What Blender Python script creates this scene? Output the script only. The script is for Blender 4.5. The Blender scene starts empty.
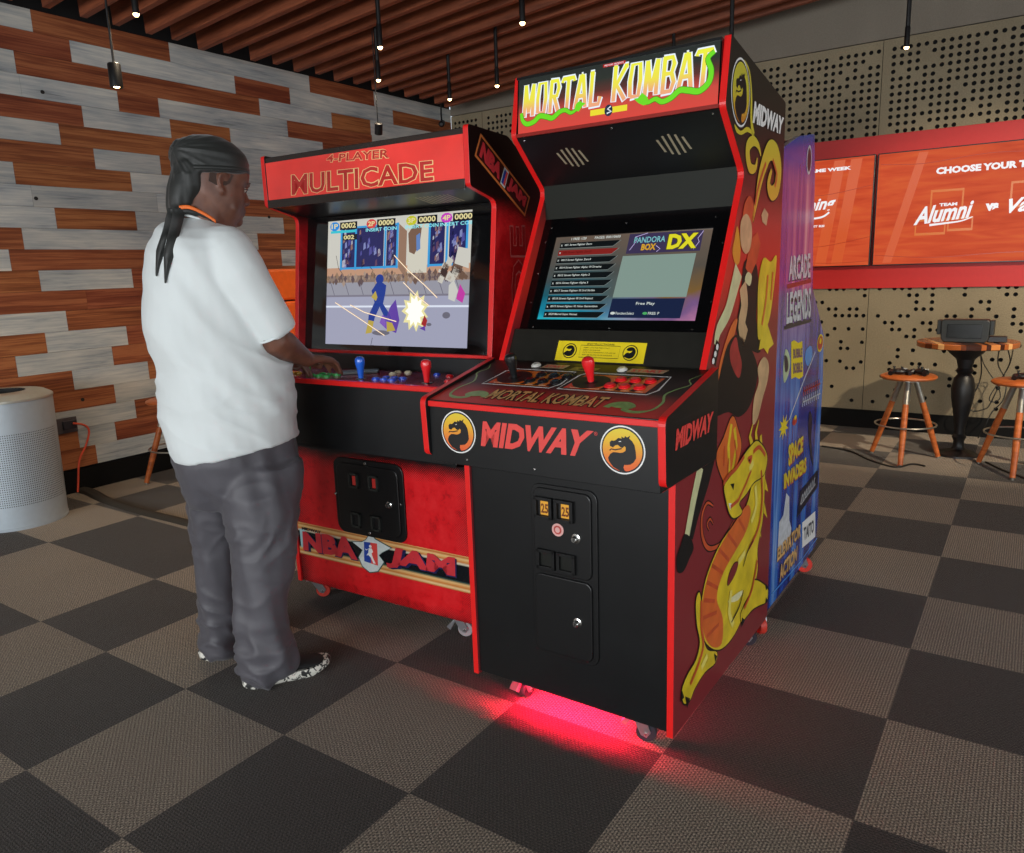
import bpy, bmesh, math, random
from mathutils import Vector, Matrix
random.seed(7)
PI = math.pi
scene = bpy.context.scene
COL = scene.collection

# ------------------------------------------------------------------ camera
CAM = dict(f=765.5407, pitch=0.2025, roll=-0.0338, yaw=-0.6012, pos=Vector((3.2627, -1.803, 1.3469)))
def cam_axes():
    p, ro, y = CAM['pitch'], CAM['roll'], CAM['yaw']
    fwd = Vector((math.sin(y)*math.cos(p), math.cos(y)*math.cos(p), -math.sin(p)))
    right = Vector((math.cos(y), -math.sin(y), 0)); up = right.cross(fwd)
    r = right*math.cos(ro)+up*math.sin(ro); u = -right*math.sin(ro)+up*math.cos(ro)
    return r, u, fwd
CR, CU, CF = cam_axes()
def hit(px, py, n, c):
    """point of the plane n.x = c seen at a pixel of the 1024x853 photograph (used to measure real planes)"""
    d = CF+CR*((px-512)/CAM['f'])-CU*((py-426.5)/CAM['f'])
    n = Vector(n); o = CAM['pos']
    return o+d*((c-o.dot(n))/d.dot(n))
cd = bpy.data.cameras.new('camera'); cam = bpy.data.objects.new('camera', cd); COL.objects.link(cam)
cd.sensor_width = 36; cd.sensor_fit = 'HORIZONTAL'; cd.lens = CAM['f']/1024*36
cam.matrix_world = Matrix(((CR.x, CU.x, -CF.x, CAM['pos'].x), (CR.y, CU.y, -CF.y, CAM['pos'].y), (CR.z, CU.z, -CF.z, CAM['pos'].z), (0, 0, 0, 1)))
cd.clip_start = .05
scene.camera = cam

# ------------------------------------------------------------------ materials
def lin(h):
    if isinstance(h, (tuple, list)): return tuple(h)
    h = h.lstrip('#'); v = [int(h[i:i+2], 16)/255 for i in (0, 2, 4)]
    return tuple((c/12.92 if c <= .04045 else ((c+.055)/1.055)**2.4) for c in v)
_m = {}
class NT:
    def __init__(s, name):
        s.m = bpy.data.materials.new(name); s.m.use_nodes = True; s.t = s.m.node_tree; s.N = s.t.nodes; s.L = s.t.links
        s.b = s.N['Principled BSDF']
    def n(s, typ, **kw):
        x = s.N.new(typ)
        for k, v in kw.items():
            if k.startswith('i_'): x.inputs[k[2:].replace('_', ' ')].default_value = v
            else: setattr(x, k, v)
        return x
    def l(s, a, b): s.L.new(a, b)
    def math(s, op, a, b=None, c=None):
        x = s.N.new('ShaderNodeMath'); x.operation = op
        for i, v in enumerate((a, b, c)):
            if v is None: continue
            if isinstance(v, (int, float)): x.inputs[i].default_value = v
            else: s.l(v, x.inputs[i])
        return x.outputs[0]
    def mix(s, f, a, b):
        x = s.N.new('ShaderNodeMix'); x.data_type = 'RGBA'
        for i, v in ((0, f), (6, a), (7, b)):
            if isinstance(v, (int, float)): x.inputs[i].default_value = v
            elif isinstance(v, tuple): x.inputs[i].default_value = v+(1,) if len(v) == 3 else v
            else: s.l(v, x.inputs[i])
        return x.outputs[2]
    def ramp(s, f, stops, interp='LINEAR'):
        x = s.N.new('ShaderNodeValToRGB'); r = x.color_ramp; r.interpolation = interp
        while len(r.elements) < len(stops): r.elements.new(.5)
        for e, (p, c) in zip(r.elements, stops): e.position = p; e.color = lin(c)+(1,)
        s.l(f, x.inputs[0]); return x.outputs[0]
def mat(name, color='#808080', rough=.5, metal=0., var=.08, vscale=30., emis=None, estr=1., bump=0., bscale=200., spec=.5, coat=0., sheen=0., alpha=None, trans=0.):
    if name in _m: return _m[name]
    s = NT(name); b = s.b; c = lin(color)
    tc = s.n('ShaderNodeTexCoord')
    if var > 0:
        no = s.n('ShaderNodeTexNoise', i_Scale=vscale, i_Detail=3.0); s.l(tc.outputs['Object'], no.inputs['Vector'])
        out = s.ramp(no.outputs['Fac'], [(.3, tuple(x*(1-var) for x in c)), (.7, tuple(min(1, x*(1+var)) for x in c))])
        s.l(out, b.inputs['Base Color'])
    else: b.inputs['Base Color'].default_value = c+(1,)
    b.inputs['Roughness'].default_value = rough; b.inputs['Metallic'].default_value = metal
    b.inputs['Specular IOR Level'].default_value = spec
    if coat: b.inputs['Coat Weight'].default_value = coat; b.inputs['Coat Roughness'].default_value = .08
    if sheen: b.inputs['Sheen Weight'].default_value = sheen
    if trans: b.inputs['Transmission Weight'].default_value = trans
    if emis:
        b.inputs['Emission Color'].default_value = lin(emis)+(1,); b.inputs['Emission Strength'].default_value = estr
    if bump:
        n2 = s.n('ShaderNodeTexNoise', i_Scale=bscale, i_Detail=4.0); s.l(tc.outputs['Object'], n2.inputs['Vector'])
        bp = s.n('ShaderNodeBump', i_Strength=bump, i_Distance=.002); s.l(n2.outputs['Fac'], bp.inputs['Height']); s.l(bp.outputs[0], b.inputs['Normal'])
    _m[name] = s.m; return s.m
def gradmat(name, axis, stops, lo, hi, rough=.25, emis=0., dots=None, spec=.5, noise=0.0):
    """printed colour ramp along an object axis (artwork printed on a panel)"""
    if name in _m: return _m[name]
    s = NT(name); tc = s.n('ShaderNodeTexCoord'); sp = s.n('ShaderNodeSeparateXYZ'); s.l(tc.outputs['Object'], sp.inputs[0])
    f = s.math('DIVIDE', s.math('SUBTRACT', sp.outputs[axis], lo), hi-lo)
    if noise:
        no = s.n('ShaderNodeTexNoise', i_Scale=5., i_Detail=4.); s.l(tc.outputs['Object'], no.inputs['Vector'])
        f = s.math('ADD', f, s.math('MULTIPLY', s.math('SUBTRACT', no.outputs['Fac'], .5), noise))
    out = s.ramp(f, stops)
    if dots: out = dots(s, sp, out)
    s.l(out, s.b.inputs['Base Color']); s.b.inputs['Roughness'].default_value = rough; s.b.inputs['Specular IOR Level'].default_value = spec
    if emis: s.l(out, s.b.inputs['Emission Color']); s.b.inputs['Emission Strength'].default_value = emis
    _m[name] = s.m; return s.m

# ------------------------------------------------------------------ mesh builder
class Plane:
    """a flat frame: origin + x*ex + y*ey, lifted along the normal"""
    def __init__(s, o, ex, ey, n=None):
        s.o = Vector(o); s.ex = Vector(ex); s.ey = Vector(ey); s.n = Vector(n) if n else s.ex.cross(s.ey).normalized()
    def p(s, x, y, h=0.): return s.o+s.ex*x+s.ey*y+s.n*h
class MB:
    def __init__(s): s.v = []; s.f = []; s.fm = []; s.sm = []; s.mats = []
    def mi(s, m):
        if m not in s.mats: s.mats.append(m)
        return s.mats.index(m)
    def add(s, vs, fs, m, smooth=False):
        b = len(s.v); s.v += [Vector(a) for a in vs]; k = s.mi(m)
        for f in fs: s.f.append([b+i for i in f]); s.fm.append(k); s.sm.append(smooth)
        return s
    def poly(s, pts, m): return s.add(pts, [list(range(len(pts)))], m)
    def box(s, x0, x1, y0, y1, z0, z1, m):
        v = [(x, y, z) for z in (z0, z1) for y in (y0, y1) for x in (x0, x1)]
        return s.add(v, [(0, 2, 3, 1), (4, 5, 7, 6), (0, 1, 5, 4), (2, 6, 7, 3), (0, 4, 6, 2), (1, 3, 7, 5)], m)
    def prism(s, pts, ax, a0, a1, m, mcap=None):
        """closed outline (2D) pushed along an axis. ax 0: pts=(y,z); 1: (x,z); 2: (x,y)"""
        def mk(p, a): return [(a, p[0], p[1]), (p[0], a, p[1]), (p[0], p[1], a)][ax]
        n = len(pts); v = [mk(p, a0) for p in pts]+[mk(p, a1) for p in pts]
        s.add(v, [(i, (i+1) % n, n+(i+1) % n, n+i) for i in range(n)], m)
        mc = mcap or m
        s.add(v[:n], [list(range(n))], mc); s.add(v[n:], [list(range(n))][::-1], mc); return s
    def pprism(s, pl, pts, h0, h1, m, mcap=None):
        n = len(pts); v = [pl.p(x, y, h0) for x, y in pts]+[pl.p(x, y, h1) for x, y in pts]
        s.add(v, [(i, (i+1) % n, n+(i+1) % n, n+i) for i in range(n)], m)
        s.add(v[:n], [list(range(n))], m); s.add(v[n:], [list(range(n))], mcap or m); return s
    def tube(s, pts, r, m, n=8, cap=True, smooth=True):
        pts = [Vector(p) for p in pts]; rs = r if isinstance(r, (list, tuple)) else [r]*len(pts)
        vs = []; fs = []; ref = None
        for i, p in enumerate(pts):
            t = (pts[min(i+1, len(pts)-1)]-pts[max(i-1, 0)]).normalized()
            if ref is None: ref = Vector((0, 0, 1)) if abs(t.z) < .9 else Vector((1, 0, 0))
            a = (ref-t*ref.dot(t)); 
            if a.length < 1e-5: a = t.orthogonal()
            a.normalize(); ref = a; b = t.cross(a)
            for k in range(n):
                w = 2*PI*k/n; vs.append(p+(a*math.cos(w)+b*math.sin(w))*rs[i])
        for i in range(len(pts)-1):
            for k in range(n): fs.append((i*n+k, i*n+(k+1) % n, (i+1)*n+(k+1) % n, (i+1)*n+k))
        s.add(vs, fs, m, smooth)
        if cap: s.add(vs[:n], [list(range(n))[::-1]], m); s.add(vs[-n:], [list(range(n))], m)
        return s
    def lathe(s, prof, m, c=(0, 0, 0), n=24, ax=Vector((0, 0, 1)), smooth=True, cap=True):
        ax = Vector(ax).normalized(); a = ax.orthogonal().normalized(); b = ax.cross(a); c = Vector(c); vs = []; fs = []
        for r, h in prof:
            for k in range(n):
                w = 2*PI*k/n; vs.append(c+ax*h+(a*math.cos(w)+b*math.sin(w))*r)
        for i in range(len(prof)-1):
            for k in range(n): fs.append((i*n+k, i*n+(k+1) % n, (i+1)*n+(k+1) % n, (i+1)*n+k))
        s.add(vs, fs, m, smooth)
        if cap:
            if prof[0][0] > 1e-4: s.add(vs[:n], [list(range(n))[::-1]], m)
            if prof[-1][0] > 1e-4: s.add(vs[-n:], [list(range(n))], m)
        return s
    def torus(s, c, R, r, m, ax=(0, 0, 1), n=32, k=8, ry=None):
        ax = Vector(ax).normalized(); a = ax.orthogonal().normalized(); b = ax.cross(a); c = Vector(c)
        pts = [c+(a*math.cos(2*PI*i/n)+b*math.sin(2*PI*i/n))*R for i in range(n)]
        vs = []; fs = []
        for i, p in enumerate(pts):
            o = (p-c).normalized()
            for j in range(k): w = 2*PI*j/k; vs.append(p+(o*math.cos(w)+ax*math.sin(w))*r)
        for i in range(n):
            for j in range(k): fs.append((i*k+j, i*k+(j+1) % k, ((i+1) % n)*k+(j+1) % k, ((i+1) % n)*k+j))
        return s.add(vs, fs, m, True)
    def ball(s, c, r, m, n=16, k=10, sc=(1, 1, 1)):
        c = Vector(c); vs = []; fs = []
        for i in range(k+1):
            t = PI*i/k
            for j in range(n):
                w = 2*PI*j/n; vs.append(c+Vector((math.sin(t)*math.cos(w)*r*sc[0], math.sin(t)*math.sin(w)*r*sc[1], math.cos(t)*r*sc[2])))
        for i in range(k):
            for j in range(n): fs.append((i*n+j, i*n+(j+1) % n, (i+1)*n+(j+1) % n, (i+1)*n+j))
        return s.add(vs, fs, m, True)
    # flat print on a plane; layer lifts it a hair so that later layers print over earlier ones
    def flat(s, pl, pts, layer, m): return s.add([pl.p(x, y, .0004*layer) for x, y in pts], [list(range(len(pts)))], m)
    def stroke(s, pl, pts, w, layer, m, taper=None, closed=False):
        """a painted line of given width (list or number) along 2D points"""
        P2 = [Vector((a, b)) for a, b in pts]; n = len(P2); L = []; Rr = []
        for i, p in enumerate(P2):
            q0 = P2[i-1] if (i > 0 or closed) else p; q1 = P2[(i+1) % n] if (i < n-1 or closed) else p
            t = (q1-q0).normalized(); nn = Vector((-t.y, t.x)); ww = (w[i] if isinstance(w, (list, tuple)) else w)/2
            L.append(p+nn*ww); Rr.append(p-nn*ww)
        vs = [pl.p(a.x, a.y, .0004*layer) for a in L]+[pl.p(a.x, a.y, .0004*layer) for a in Rr]
        rng = range(n) if closed else range(n-1)
        return s.add(vs, [(i, (i+1) % n, n+(i+1) % n, n+i) for i in rng], m)
    def ellipse(s, pl, c, rx, ry, layer, m, n=28, a0=0, a1=2*PI):
        return s.flat(pl, [(c[0]+rx*math.cos(a0+(a1-a0)*i/n), c[1]+ry*math.sin(a0+(a1-a0)*i/n)) for i in range(n)], layer, m)
    def text(s, pl, txt, rect, layer, m, bold=0., shear=0., quad=None, sx=None, spacing=1.):
        """letters fitted in rect=(x0,y0,x1,y1), or in quad = 4 corners (bl, br, tr, tl)"""
        vs, fs = glyphs(txt, bold, shear, spacing)
        x0 = min(v[0] for v in vs); x1 = max(v[0] for v in vs); y0 = min(v[1] for v in vs); y1 = max(v[1] for v in vs)
        out = []
        for x, y in vs:
            a = (x-x0)/(x1-x0); b = (y-y0)/(y1-y0)
            if quad:
                q = [Vector(k_) for k_ in quad]; t = (q[0]*(1-a)+q[1]*a)*(1-b)+(q[3]*(1-a)+q[2]*a)*b
            else: t = Vector((rect[0]+(rect[2]-rect[0])*a, rect[1]+(rect[3]-rect[1])*b))
            out.append(pl.p(t.x, t.y, .0004*layer))
        return s.add(out, fs, m)
    def xf(s, M):
        s.v = [M @ a for a in s.v]; return s
    def merge(s, o):
        b = len(s.v); s.v += o.v
        for f, k, sm in zip(o.f, o.fm, o.sm): s.f.append([b+i for i in f]); s.fm.append(s.mi(o.mats[k])); s.sm.append(sm)
        return s
    def build(s, name, parent=None, bevel=0., sharp=35, loc=None, fixn=True):
        me = bpy.data.meshes.new(name); me.from_pydata([tuple(a) for a in s.v], [], s.f)
        for m in s.mats: me.materials.append(m)
        for p, k, sm in zip(me.polygons, s.fm, s.sm): p.material_index = k; p.use_smooth = sm
        if fixn:
            bm = bmesh.new(); bm.from_mesh(me); bmesh.ops.remove_doubles(bm, verts=bm.verts, dist=1e-5)
            bmesh.ops.recalc_face_normals(bm, faces=bm.faces); bm.to_mesh(me); bm.free()
        if any(s.sm): me.set_sharp_from_angle(angle=math.radians(sharp))
        ob = bpy.data.objects.new(name, me); COL.objects.link(ob)
        if parent: ob.parent = parent
        if loc: ob.location = loc
        if bevel:
            bv = ob.modifiers.new('bevel', 'BEVEL'); bv.width = bevel; bv.segments = 2; bv.limit_method = 'ANGLE'; bv.angle_limit = math.radians(40)
        return ob
_g = {}
def glyphs(txt, bold, shear, spacing=1.):
    k = (txt, round(bold, 3), round(shear, 3), spacing)
    if k in _g: return _g[k]
    c = bpy.data.curves.new('t', 'FONT'); c.body = txt; c.offset = bold; c.resolution_u = 2; c.shear = shear; c.space_character = spacing
    o = bpy.data.objects.new('t', c); COL.objects.link(o); bpy.context.view_layer.update()
    me = o.evaluated_get(bpy.context.evaluated_depsgraph_get()).to_mesh()
    vs = [(v.co.x, v.co.y) for v in me.vertices]; fs = [list(p.vertices) for p in me.polygons]
    bpy.data.objects.remove(o); bpy.data.curves.remove(c)
    _g[k] = (vs, fs); return _g[k]
def thing(name, label, cat, loc=(0, 0, 0), rotz=0., group=None):
    o = bpy.data.objects.new(name, None); COL.objects.link(o); o.empty_display_size = .1
    o.location = loc; o.rotation_euler = (0, 0, rotz); return tag(o, label, cat, group)
def tag(o, label=None, cat=None, group=None, kind=None):
    if label: o['label'] = label
    if cat: o['category'] = cat
    if group: o['group'] = group
    if kind: o['kind'] = kind
    return o
def copy_tree(o, parent=None):
    c = o.copy(); COL.objects.link(c)
    if parent: c.parent = parent
    for ch in [x for x in bpy.data.objects if x.parent == o]: copy_tree(ch, c)
    return c
def rrect(x0, y0, x1, y1, r, n=5):
    out = []
    for cx, cy, a in ((x1-r, y1-r, 0), (x0+r, y1-r, 90), (x0+r, y0+r, 180), (x1-r, y0+r, 270)):
        for i in range(n+1):
            w = math.radians(a+90*i/n); out.append((cx+r*math.cos(w), cy+r*math.sin(w)))
    return out
def smooth2(pts, k=6, closed=False):
    """Catmull-Rom through the points"""
    P_ = [Vector(p) for p in pts]; n = len(P_); out = []
    for i in range(n if closed else n-1):
        a = P_[(i-1) % n] if (closed or i > 0) else P_[0]; b = P_[i]; c = P_[(i+1) % n]; d = P_[(i+2) % n] if (closed or i < n-2) else P_[n-1]
        for j in range(k):
            t = j/k
            out.append(.5*((2*b)+(c-a)*t+(2*a-5*b+4*c-d)*t*t+(3*b-a-3*c+d)*t**3))
    if not closed: out.append(P_[-1])
    return [tuple(q) for q in out]
# ------------------------------------------------------------------ the room
XL, YR = -1.8876, 4.786           # wall planes
XE, YB = 8.5, -7.5
# floor: 0.5 m carpet tiles, light when the tile indices add up even
def floor_mat():
    s = NT('carpet_tiles'); g = s.n('ShaderNodeNewGeometry'); sp = s.n('ShaderNodeSeparateXYZ'); s.l(g.outputs['Position'], sp.inputs[0])
    fx = s.math('FLOOR', s.math('MULTIPLY', sp.outputs[0], 2.0)); fy = s.math('FLOOR', s.math('MULTIPLY', sp.outputs[1], 2.0))
    sm = s.math('ADD', s.math('ADD', s.math('ADD', fx, fy), s.math('LESS_THAN', fx, -1.5)), 200.0); par = s.math('MODULO', sm, 2.0)
    cmb = s.n('ShaderNodeCombineXYZ'); s.l(fx, cmb.inputs[0]); s.l(fy, cmb.inputs[1])
    wn = s.n('ShaderNodeTexWhiteNoise'); wn.noise_dimensions = '2D'; s.l(cmb.outputs[0], wn.inputs['Vector'])
    # woven loops: rows of small loops, direction turned tile by tile
    mp = s.n('ShaderNodeMapping'); s.l(g.outputs['Position'], mp.inputs[0]); mp.inputs['Scale'].default_value = (1, 1, 1); mp.inputs['Rotation'].default_value = (0, 0, .0)
    def weave(ax, ay):
        a = s.math('SINE', s.math('MULTIPLY', sp.outputs[ax], 2*PI/.0085)); 
        ph = s.math('MULTIPLY', s.math('FLOOR', s.math('MULTIPLY', sp.outputs[ax], 1/.0085)), PI)
        b = s.math('SINE', s.math('ADD', s.math('MULTIPLY', sp.outputs[ay], 2*PI/.012), ph))
        return s.math('MULTIPLY', s.math('ADD', a, b), .17)
    w = s.math('ADD', s.math('MULTIPLY', weave(0, 1), s.math('SUBTRACT', 1.0, par)), s.math('MULTIPLY', weave(1, 0), par))
    no = s.n('ShaderNodeTexNoise', i_Scale=210., i_Detail=3., i_Roughness=.75); s.l(g.outputs['Position'], no.inputs['Vector'])
    big = s.n('ShaderNodeTexNoise', i_Scale=1.7, i_Detail=4.); s.l(g.outputs['Position'], big.inputs['Vector'])
    t = s.math('ADD', s.math('ADD', w, s.math('MULTIPLY', s.math('SUBTRACT', no.outputs['Fac'], .5), 2.6)), .5)
    light = s.ramp(t, [(.0, '#332e2a'), (.4, '#6a6157'), (.75, '#a89c8c'), (1., '#cbbfae')])
    dark = s.ramp(t, [(.0, '#201e1e'), (.5, '#37332f'), (1., '#5a544d')])
    c = s.mix(par, light, dark)
    v = s.math('ADD', s.math('ADD', .74, s.math('MULTIPLY', wn.outputs['Value'], .26)), s.math('MULTIPLY', big.outputs['Fac'], .25))
    hs = s.n('ShaderNodeHueSaturation'); s.l(c, hs.inputs['Color']); s.l(v, hs.inputs['Value']); hs.inputs['Saturation'].default_value = 1.15
    s.l(hs.outputs[0], s.b.inputs['Base Color']); s.b.inputs['Roughness'].default_value = .85; s.b.inputs['Specular IOR Level'].default_value = .25
    s.b.inputs['Sheen Weight'].default_value = .2; s.b.inputs['Sheen Roughness'].default_value = .4
    bp = s.n('ShaderNodeBump', i_Strength=.7, i_Distance=.003); s.l(t, bp.inputs['Height']); s.l(bp.outputs[0], s.b.inputs['Normal'])
    return s.m
b = MB(); b.box(XL-.1, XE, YB, YR+.1, -.1, 0, floor_mat()); tag(b.build('floor'), 'woven carpet tiles laid in a dark and light grey brown checkerboard', 'floor', kind='structure')

# plank wall
def plank_mat(name, stops, gscale, rough=.55):
    s = NT(name); tc = s.n('ShaderNodeTexCoord'); g = s.n('ShaderNodeNewGeometry'); isl = g.outputs['Random Per Island']
    cm = s.n('ShaderNodeCombineXYZ'); s.l(s.math('MULTIPLY', isl, 37.), cm.inputs[0]); s.l(s.math('MULTIPLY', isl, 91.), cm.inputs[1]); s.l(s.math('MULTIPLY', isl, 13.), cm.inputs[2])
    ad = s.n('ShaderNodeVectorMath', operation='ADD'); s.l(tc.outputs['Object'], ad.inputs[0]); s.l(cm.outputs[0], ad.inputs[1])
    mp = s.n('ShaderNodeMapping'); s.l(ad.outputs[0], mp.inputs[0]); mp.inputs['Scale'].default_value = (1, gscale[0], gscale[1])
    n1 = s.n('ShaderNodeTexNoise', i_Scale=1., i_Detail=6., i_Roughness=.65, i_Distortion=.6); s.l(mp.outputs[0], n1.inputs['Vector'])
    mp2 = s.n('ShaderNodeMapping'); s.l(ad.outputs[0], mp2.inputs[0]); mp2.inputs['Scale'].default_value = (1, gscale[2], gscale[3])
    n2 = s.n('ShaderNodeTexNoise', i_Scale=1., i_Detail=3.); s.l(mp2.outputs[0], n2.inputs['Vector'])
    t = s.math('ADD', s.math('MULTIPLY', n1.outputs['Fac'], .55), s.math('MULTIPLY', n2.outputs['Fac'], .45))
    c = s.ramp(t, stops)
    hs = s.n('ShaderNodeHueSaturation'); s.l(c, hs.inputs['Color']); s.l(s.math('ADD', .86, s.math('MULTIPLY', isl, .26)), hs.inputs['Value'])
    s.l(s.math('ADD', .492, s.math('MULTIPLY', isl, .016)), hs.inputs['Hue'])
    s.l(hs.outputs[0], s.b.inputs['Base Color']); s.b.inputs['Roughness'].default_value = rough; s.b.inputs['Specular IOR Level'].default_value = .35
    bp = s.n('ShaderNodeBump', i_Strength=.25, i_Distance=.002); s.l(t, bp.inputs['Height']); s.l(bp.outputs[0], s.b.inputs['Normal'])
    return s.m
M_brown = plank_mat('brown_plank', [(.3, '#54291a'), (.46, '#824529'), (.58, '#a86640'), (.72, '#6c3a24')], (2.2, 90., 1.2, 22.))
M_grey = plank_mat('weathered_grey_plank', [(.28, '#6e7374'), (.42, '#a0a5a6'), (.55, '#bcbcb6'), (.70, '#d6d2c6')], (3.5, 70., 2.2, 9.), .6)
M_knot = mat('dark_knot', '#1d1a18', .7)
PITCH, ZT = .1278, 2.97
J = [(.38, .75, 'B'), (.4, 1.65, 'G'), (.39, 2.91, 'B'), (.32, 3.67, 'G'), (1.47, .96, 'G'), (1.45, 2.17, 'B'), (1.44, 2.69, 'G'), (1.48, 3.91, 'B'),
 (2.42, .62, 'B'), (2.5, 2.38, 'G'), (2.6, 3.13, 'B'), (2.54, 3.6, 'G'), (3.45, 1.23, 'B'), (3.46, 1.52, 'G'), (3.47, 2.64, 'B'), (3.34, 3.61, 'G'),
 (4.45, .98, 'G'), (4.42, 1.59, 'B'), (4.39, 2.08, 'G'), (5.4, .82, 'B'), (6.32, 1.02, 'G'), (6.44, 1.48, 'B'), (6.4, 2.06, 'G'), (7.5, .52, 'B'), (7.51, 1.25, 'G'),
 (8.5, 2.02, 'B'), (8.5, 2.66, 'G'), (9.53, .72, 'B'), (9.46, 1.25, 'G'), (9.51, 2.51, 'B'), (10.52, .51, 'G'), (10.59, 2.24, 'B'), (11.49, .42, 'B'), (11.57, 2.46, 'G'),
 (12.54, 1.17, 'B'), (15.45, .55, 'G'), (15.48, 1.08, 'B'), (16.45, .96, 'B'), (17.54, .68, 'G'), (17.54, 1.2, 'B'), (18.51, .94, 'G'), (19.66, 1.07, 'B'),
 (20.38, .91, 'B'), (20.59, .66, 'G'), (21.72, .76, 'G')]
first = {0: 'G', 1: 'B', 2: 'G', 3: 'G', 4: 'B', 5: 'G', 6: 'B', 7: 'G', 8: 'G', 9: 'G', 10: 'B', 11: 'G', 12: 'G', 13: 'B', 14: 'G', 15: 'B', 16: 'G', 17: 'B', 18: 'B', 19: 'G', 20: 'B', 21: 'B'}
wl = MB(); M_dark = mat('black_void', '#0b0b0c', .9)
wl.box(XL-.12, XL-.014, YB, YR, 0, 3.6, M_dark)
for r in range(22):
    z1 = ZT-PITCH*r; z0 = z1-PITCH
    js = sorted([(y, t) for (rr, y, t) in J if int(rr) == r])
    segs = []; y = YB; c = first[r]
    ylim = js[0][0] if js else .2
    while y < ylim-.9:                                  # planks before the traced part
        L = random.choice((.6, .9, 1.2)); L = min(L, ylim-.6-y) if ylim-.6-y > .3 else ylim-.6-y
        if L < .1: break
        segs.append((y, y+L, random.choice('BGG'))); y += L
    for yy, t in js: segs.append((y, yy, c)); y = yy; c = t
    nxt = y+random.uniform(.9, 1.3)
    while y < YR:
        e = min(YR, max(nxt, y+.3)); segs.append((y, e, c)); y = e; nxt = e+random.uniform(.6, 1.2); c = random.choice('BG' if c == 'G' else 'GGB')
    for a, e, c in segs:
        d = random.uniform(0, .004)
        wl.box(XL-.014, XL-d, a+.0007, e-.0007, z0+.0008, z1-.0008, M_brown if c == 'B' else M_grey)
for y, z in ((hit(42.5, 92, (1, 0, 0), XL).y, hit(42.5, 92, (1, 0, 0), XL).z), (.62, 1.87), (.72, .6), (2.37, 1.82)):
    wl.lathe([(.012, -.002), (.012, .0012)], M_knot, (XL, y, z), 10, (1, 0, 0))
tag(wl.build('wall_left'), 'wall clad in staggered brown and weathered grey wooden planks', 'wall', kind='structure')

# perforated wall (real holes) with the red band behind the screens
def board(nm, c1, c2):
    s = NT(nm); tc = s.n('ShaderNodeTexCoord'); n1 = s.n('ShaderNodeTexNoise', i_Scale=140., i_Detail=4., i_Roughness=.8); s.l(tc.outputs['Object'], n1.inputs['Vector'])
    n2 = s.n('ShaderNodeTexNoise', i_Scale=1.5); s.l(tc.outputs['Object'], n2.inputs['Vector'])
    c = s.ramp(s.math('ADD', s.math('MULTIPLY', n1.outputs['Fac'], .7), s.math('MULTIPLY', n2.outputs['Fac'], .3)), [(.35, c1), (.65, c2)])
    s.l(c, s.b.inputs['Base Color']); s.b.inputs['Roughness'].default_value = .85; return s.m
M_board = board('woodwool_board', '#6b614e', '#988b70')
M_plain = board('plain_board', '#6f675c', '#81796c')
M_hole = mat('hole_inside', '#0c0b0a', .9)
wr = MB()
def perforated(x0, x1, z0, z1, ph, missing, nseg=10, R=.0152, X0=2.2425, Z0=2.777):
    """board cut by a grid of round holes; cells left plain where a hole is missing"""
    i0 = math.ceil((x0-X0)/ph+.5); i1 = math.floor((x1-X0)/ph-.5); k0 = math.ceil((z0-Z0)/ph+.5); k1 = math.floor((z1-Z0)/ph-.5)
    y = YR; A = X0+(i0-.5)*ph; B = X0+(i1+.5)*ph; C = Z0+(k0-.5)*ph; D = Z0+(k1+.5)*ph
    for a, b_, c, d in ((x0, A, z0, z1), (B, x1, z0, z1), (A, B, z0, C), (A, B, D, z1)):
        wr.poly([(a, y, c), (b_, y, c), (b_, y, d), (a, y, d)], M_board)
    for i in range(i0, i1+1):
        for k in range(k0, k1+1):
            cx, cz = X0+i*ph, Z0+k*ph; h = ph/2
            if missing(i, k): wr.poly([(cx-h, y, cz-h), (cx+h, y, cz-h), (cx+h, y, cz+h), (cx-h, y, cz+h)], M_board); continue
            q = 12; ring = []; out = []
            for j in range(q):
                w = 2*PI*j/q+PI/q*1; ca, sa = math.cos(w), math.sin(w); m_ = h/max(abs(ca), abs(sa))
                ring.append((cx+R*ca, y, cz+R*sa)); out.append((cx+m_*ca, y, cz+m_*sa))
            for j in range(q):
                j2 = (j+1) % q
                p1, p2 = out[j], out[j2]
                f = [ring[j], p1]
                if abs(abs(p1[0]-cx)-h) < 1e-6 and abs(abs(p2[2]-cz)-h) < 1e-6 and not abs(abs(p1[2]-cz)-h) < 1e-6 or abs(abs(p1[2]-cz)-h) < 1e-6 and abs(abs(p2[0]-cx)-h) < 1e-6 and not abs(abs(p1[0]-cx)-h) < 1e-6:
                    f.append((cx+math.copysign(h, p1[0]+p2[0]-2*cx), y, cz+math.copysign(h, p1[2]+p2[2]-2*cz)))
                f += [p2, ring[j2]]
                wr.poly(f, M_board)
                wr.poly([ring[j], ring[j2], (ring[j2][0], y+.03, ring[j2][2]), (ring[j][0], y+.03, ring[j][2])], M_hole)
PH = .05225
SE = [2.1675-1.22*k for k in range(0, 4)][::-1]+[2.1675+1.22*k for k in range(1, 6)]
rnd = random.Random(3)
_c = {}
def miss_up(i, k):
    if k > 1: return True
    if (i, k) not in _c: _c[(i, k)] = rnd.random() < .12
    return _c[(i, k)]
def miss_low(i, k):
    key = (i, k, 'l')
    if key not in _c: _c[key] = rnd.random() < (.66 if k > -39 else .84)
    return _c[key]
xs = [XL]+SE
for a, b_ in zip(xs[:-1], xs[1:]):
    if b_ <= XL or a > 4.2: continue
    perforated(a+.002, b_-.002, 2.2, 2.90, PH, miss_up)
    perforated(a+.002, b_-.002, .14, 1.15, PH, miss_low)
wr.poly([(4.6, YR, .14), (XE, YR, .14), (XE, YR, 2.9), (4.6, YR, 2.9)], M_board)
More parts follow.
